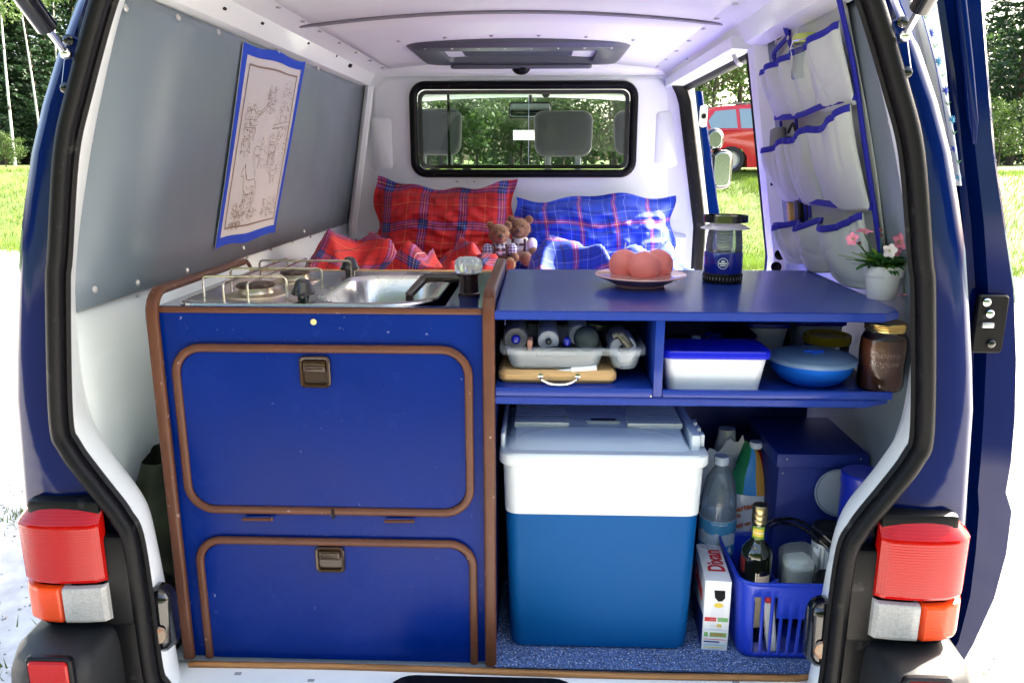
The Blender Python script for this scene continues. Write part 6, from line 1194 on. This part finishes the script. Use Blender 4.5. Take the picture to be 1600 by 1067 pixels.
for ox, oy, s, fl in ((.24,.60,.30,1),(.50,.455,.18,-1),(.58,.44,.20,1),(.78,.42,.22,-1),(.24,.36,.13,1),(.80,.60,.12,-1)):
    for h in horse: stroke(q, H(h, ox, oy, s, fl), .0026 if s > .25 else .0018)
for a in ([(.16,.36),(.20,.32),(.30,.31),(.33,.35)],[(.17,.36),(.34,.36)],[(.18,.36),(.18,.40),(.33,.40)],[(.34,.35),(.50,.28),(.56,.27)],[(.36,.33),(.52,.25)],[(.62,.38),(.90,.35)],[(.62,.40),(.88,.38)],[(.66,.33),(.66,.38)],[(.74,.32),(.74,.37)],[(.82,.31),(.82,.36)]): stroke(q, a)
for k in range(900):
    zone = random.choice([(.16,.35,.28,.42,.03),(.70,.86,.13,.36,.035),(.45,.60,.18,.32,.03),(.60,.90,.38,.50,.03),(.16,.30,.44,.54,.03),(.40,.88,.50,.64,.035),(.20,.55,.82,.87,.04),(.65,.85,.78,.88,.035),(.14,.30,.88,.92,.03),(.15,.28,.78,.86,.03),(.28,.46,.70,.80,.02)])
    u, v = rnd(zone[0], zone[1]), rnd(zone[2], zone[3]); l = zone[4]*rnd(.3,1); t = rnd(-.6,.6) + (1.57 if random.random() < .5 else 0)
    stroke(q, [(u, v), (u+l*math.cos(t), v+l*.8*math.sin(t))], .0018)
q.build('printed_sketch', m_brn, tow, None)['kind'] = 'stuff'
# ================================================================ hanging pocket organizer on the right wall
YO0, YO1 = 2.30, 1.765
def org_pt(s, z, out): return V((bx(hin(min(z, 1.9)) + .028 - out, 1), lerp(YO0, YO1 - .20*max(0, 1.86-z), s), z))
og = thing('pocket_organizer', 'grey canvas hanging organizer with blue bindings on the right wall', 'organizer', org_pt(.5, 1.28, 0)); m_canv = M('grey canvas', (.52,.565,.55), .85, bump=(600,.4), var=(5,.06)); m_bind = M('blue binding', (.010,.014,.30), .7, bump=(400,.3))
q = MB(); q.grid(lambda u, v: org_pt(u, lerp(1.29, 1.895 + .018*u, v) - (.07*(1-u)*(v > .98)), .004 + .006*math.sin(u*9+v*5)), 20, 24); solid(fixn(q.build('back_cloth', m_canv, og, 60)), .002, 0)
def binding(pts, w=.0075, nm='binding'): q = MB(); q.sweep(smooth_path(pts, 4), [(a, b) for a, b in rrect(.005, 2*w, .0022, 2)], (-1, -.2, 0)); return q.build(nm, m_bind, og, 60)
binding([org_pt(.0, 1.825, .010), org_pt(.03, 1.84, .012), org_pt(.30, 1.868, .012), org_pt(.32, 1.895, .012), org_pt(.65, 1.905, .012), org_pt(1, 1.916, .012)]); binding([org_pt(1, 1.915, .012), org_pt(1.0, 1.75, .014), org_pt(1.0, 1.6, .014), org_pt(1.0, 1.45, .014), org_pt(1.0, 1.30, .014)])
binding([org_pt(.03, 1.84, .012), org_pt(.035, 1.79, .014)]); binding([org_pt(.32, 1.895, .014), org_pt(.33, 1.83, .016)])
def pocket(s0, s1, zt0, zt1, zb, dep, sag, seed, flare=0, lo_=.22):
    random.seed(seed*7); cr_ = [(rnd(.12,.88), rnd(.5,1.0), rnd(-.25,.25), rnd(.02,.05)) for _ in range(4)]; dg = [(rnd(.1,.9), rnd(.05,.5), rnd(-.8,.8), rnd(.02,.04)) for _ in range(3)]
    def f(u, v, lift=0):
        zt = lerp(zt0, zt1, u) - sag*math.sin(math.pi*u)**1.5; sn = math.sin(math.pi*min(.999, max(.001, u))); bul = dep*((.36 + .64*sn**.55) if (u > .5 or flare <= 0) else lerp(.1, 1, min(1, sn**.6))); prof = lo_ + (1-lo_)*math.sin(math.pi*min(1, .04+.55*v))**.8
        fold = 0
        for uc, am, sl, w_ in cr_: fold -= .009*am*math.exp(-((u-uc-sl*(v-.5))/w_)**2)*(.25+.75*v)
        for uc, vc, sl, w_ in dg: fold -= .005*math.exp(-(((v-vc)-sl*(u-uc))/w_)**2)*math.exp(-((u-uc)/.3)**2)
        fold += .009*noise.noise(V((u*2.2+seed, v*1.8, seed))) + .008*math.sin(u*9+seed)*v
        s = lerp(s0, s1, u) - flare*(1-u)*v*.05; return org_pt(s, lerp(zb - .010*sn, zt, v), .012 + (bul + fold*min(1, sn*2.5 + .2))*prof + lift)
    q = MB(); q.grid(f, 30, 26); pk_ = fixn(q.build('pocket', m_canv, og, 70)); solid(pk_, .0022, 0)
    q = MB(); q.sweep([f(i/28, 1, .001) - V((0,0,.006)) for i in range(29)], [(a, b) for a, b in rrect(.0055, .016, .0024, 2)], (-1,-.3,.1)); q.build('pocket_binding', m_bind, pk_, 60); return f
pf = []
binding([org_pt(0, 1.80, .03), org_pt(.01, 1.74, .02), org_pt(.02, 1.67, .016)], .006)
for s0, s1, sg, sd_ in ((-.03,.24,.004,1),(.24,.42,.006,2),(.42,.60,.006,3),(.60,.99,.006,4)): pf.append(pocket(s0, s1, lerp(1.795,1.835,s0), lerp(1.795,1.835,s1), 1.665, (.042 if s0 < .3 else .036), sg, sd_, .6 if s0 < 0 else 0))
for s0, s1, sg, sd_, d_ in ((-.03,.28,.012,5,.060),(.28,.55,.014,6,.052),(.55,.99,.020,7,.046)): pf.append(pocket(s0, s1, lerp(1.585,1.665,s0), lerp(1.585,1.665,s1), 1.445, d_, sg, sd_, .8 if s0 < 0 else 0))
for s0, s1, sg, sd_, d_ in ((.0,.32,.014,8,.072),(.32,.58,.018,9,.066),(.58,.99,.024,10,.062)): pf.append(pocket(s0, s1, lerp(1.37,1.44,s0), lerp(1.37,1.44,s1), 1.278, d_, sg, sd_, .4 if s0 < .1 else 0, .55))
binding([org_pt(.05, 1.665, .03), org_pt(.4, 1.66, .03), org_pt(.7, 1.672, .03), org_pt(1, 1.68, .018)]); binding([org_pt(.3, 1.447, .03), org_pt(.7, 1.447, .03), org_pt(1, 1.452, .018)])
for s, z0, z1 in ((.05,1.60,1.69),(.28,1.60,1.68),(.06,1.385,1.47),(.28,1.39,1.46),(.34,1.40,1.47)): binding([org_pt(s, z0, .016), org_pt(s+.01, z1, .016)], .006)
for px, py, z in ((1213,66,0),(1248,50,0),(1232,60,0)): q = MB(); p = P(px, py, x=.63); q.lathe([(.006,0),(.006,.003),(.0025,.003)], p, 12, frame((0,0,0), (-1,0,0)).to_3x3().to_4x4()); q.build('eyelet', m_zinc, og)
def in_pocket(s, z, out): return org_pt(s, z, out)
c = in_pocket(.52, 1.742, .030); jj = thing('clip_jar', 'small glass clip jar with green lid in the top pocket', 'jar', c); q = MB(); q.lathe([(.026,0),(.030,.004),(.030,.075),(.027,.082)], c, 24); q.build('jar_glass', m_clear, jj); q = MB(); q.lathe([(.033,.083),(.034,.086),(.034,.100),(.031,.104),(.0001,.105)], c, 28); q.build('jar_lid', M('lime lid', (.42,.50,.10), .25, coat=.5), jj)
q = MB(); q.tube([c + V((.034*math.cos(t), .034*math.sin(t), .088)) for t in [2*math.pi*i/24 for i in range(24)]], .0015, 5, True); q.tube([c + V((-.036,-.01,.088)), c + V((-.041,-.012,.07)), c + V((-.036,-.01,.05))], .0015, 5); q.build('clip_wire', m_chrome, jj)
c = in_pocket(.36, 1.765, .024); q = MB(); q.tube(smooth_path([c, c+V((0,0,.06)), c+V((-.006,-.02,.082)), c+V((-.006,-.045,.07))], 4), .0018, 6); q.tube(smooth_path([c+V((0,.012,0)), c+V((0,.012,.05)), c+V((-.006,-.01,.07)), c+V((-.006,-.035,.062))], 4), .0018, 6); tag(q.build('wire_whisk', m_chrome), 'bent chrome wire utensil beside the green lidded jar', 'utensil')
c = in_pocket(.06, 1.545, .036); q = MB(); q.grid(lambda u, v: c + V((.022*math.cos(u*5.2), .030*math.sin(u*5.2)+.01*v, .09*v + .004*math.sin(u*9))), 18, 5); tag(solid(fixn(q.build('rolled_cloth', M('grey felt', (.23,.24,.25), .9, bump=(300,.4)), None, 60)), .003, 0), 'rolled grey cloth in the middle left pocket', 'cloth')
c = in_pocket(.32, 1.60, .030); q = MB(); q.sphere(c - V((0,0,.012)), .030, 20, 14, (.6,1.3,.85)); q.v = [p_ + V((0,0,.012*noise.noise(p_*40))) + V((.01*noise.noise(p_*30+V((3,0,0))),0,0)) for p_ in q.v]; q.tube(smooth_path([c+V((-.01,.03,.02)), c+V((-.01,0,.042)), c+V((-.01,-.03,.022))], 4), .004, 6); tag(q.build('black_pouch', M('black cloth', (.008,.008,.009), .8, bump=(60,.6))), 'black pouch in the middle row of the organizer', 'pouch')
c = in_pocket(.14, 1.345, .036); q = MB(); q.rbox(c + V((0,0,.045)), .018, .11, .016, .005, .003, (0,1,0), (-.1,.18,1)); tag(q.build('wooden_handle', m_beech), 'wooden brush handle sticking out of the bottom left pocket', 'brush')
c = in_pocket(.25, 1.36, .032); q = MB(); q.rbox(c + V((0,0,.04)), .035, .09, .02, .006, .004, (0,1,0), (-.1,.1,1)); tag(q.build('black_wallet', M('black leather', (.008,.008,.008), .55, bump=(80,.5))), 'black wallet beside the wooden brush handle', 'wallet')
c = in_pocket(.45, 1.380, .034); q = MB(); q.sphere(c - V((0,0,.010)), .040, 22, 16, (.55,1.35,.7)); q.v = [p_ + V((.014*noise.noise(p_*30),0,.016*noise.noise(p_*35+V((5,0,0))))) for p_ in q.v]; tag(q.build('dark_cap', M('dark felt', (.012,.008,.008), .9, bump=(60,.6))), 'dark cloth cap in the bottom middle pocket', 'cap')
# ================================================================ curtain at the sliding door, bag beside the cabinet
ct = thing('curtain', 'white curtain with blue flower print at the sliding door', 'curtain', (bx(.86,1), 1.45, 1.40)); m_cur = M('white curtain', (.74,.78,.84), .8, bump=(300,.2))
CUR = [(-70,1392,1438),(0,1416,1459),(100,1448,1479),(200,1475,1492),(290,1492,1500)]
def cur(u, v, l=0):
    py = lerp(290, -70, v); a = P(interp(CUR, py, 1), py, y=1.43); b = P(interp(CUR, py, 2), py, y=1.43); p = a.lerp(b, u); return p + V((0, .010*math.sin(u*7+v*4) - l, 0))
q = MB(); q.grid(lambda u, v: cur(u, v), 14, 14); solid(fixn(q.build('curtain_cloth', m_cur, ct, 60)), .0012, 0)
m_cf = [M('print blue', (.02,.05,.35), .7), M('print green', (.10,.28,.08), .7), M('print teal', (.05,.25,.40), .7)]
for k in range(16):
    v = (k+.5)/16; u = .50 + .08*math.sin(k*2.1); q = MB(); p = cur(u, v, .0025)
    if k % 2 == 0:
        for j in range(7): t = R(-60 + 40*j); q.tube([p, p + V((.0062*math.cos(t), .001, .0085*math.sin(t)))], [.0020, .0006], 5)
        q.build('printed_flower', m_cf[0 if k % 4 else 2], ct)
    else:
        for sgn in (-1, 1): blade(q, p, (sgn*.5, .0, .8), .009, .0025, .1)
        q.build('printed_leaf', m_cf[1], ct)
q = MB(); q.tube([cur(.28, i/20, .002) for i in range(21)], .0008, 4); q.build('printed_line', m_cf[0], ct)
bg_ = thing('camouflage_bag', 'dark camouflage bag squeezed between the wall and the kitchen cabinet', 'bag', (-.845, 1.62, .48)); m_camo = M('camouflage cloth', (.022,.028,.014), .85, var=(11,.9), bump=(25,.8))
def bagp(u, v): t = 2*math.pi*u; k = math.sin(math.pi*min(.98, max(.02, .04+.80*v)))**.5; n = .02*noise.noise(V((math.cos(t)*2, math.sin(t)*2, v*6))); return V((-.849 + (.066+n)*k*math.cos(t), 1.64 + (.135+n)*k*math.sin(t), lerp(.478, .90, v)))
q = MB(); q.grid(bagp, 28, 20); fixn(q.build('bag_body', m_camo, bg_, 60))
q = MB(); q.tube(smooth_path([(-.835,1.515,.60),(-.815,1.50,.55),(-.80,1.50,.50)], 4), .006, 6); q.build('bag_strap', m_blk, bg_); q = MB(); q.tube([(-.795,1.475,.555),(-.785,1.475,.552),(-.785,1.475,.545)], .0018, 5); q.build('strap_buckle', m_chrome, bg_)
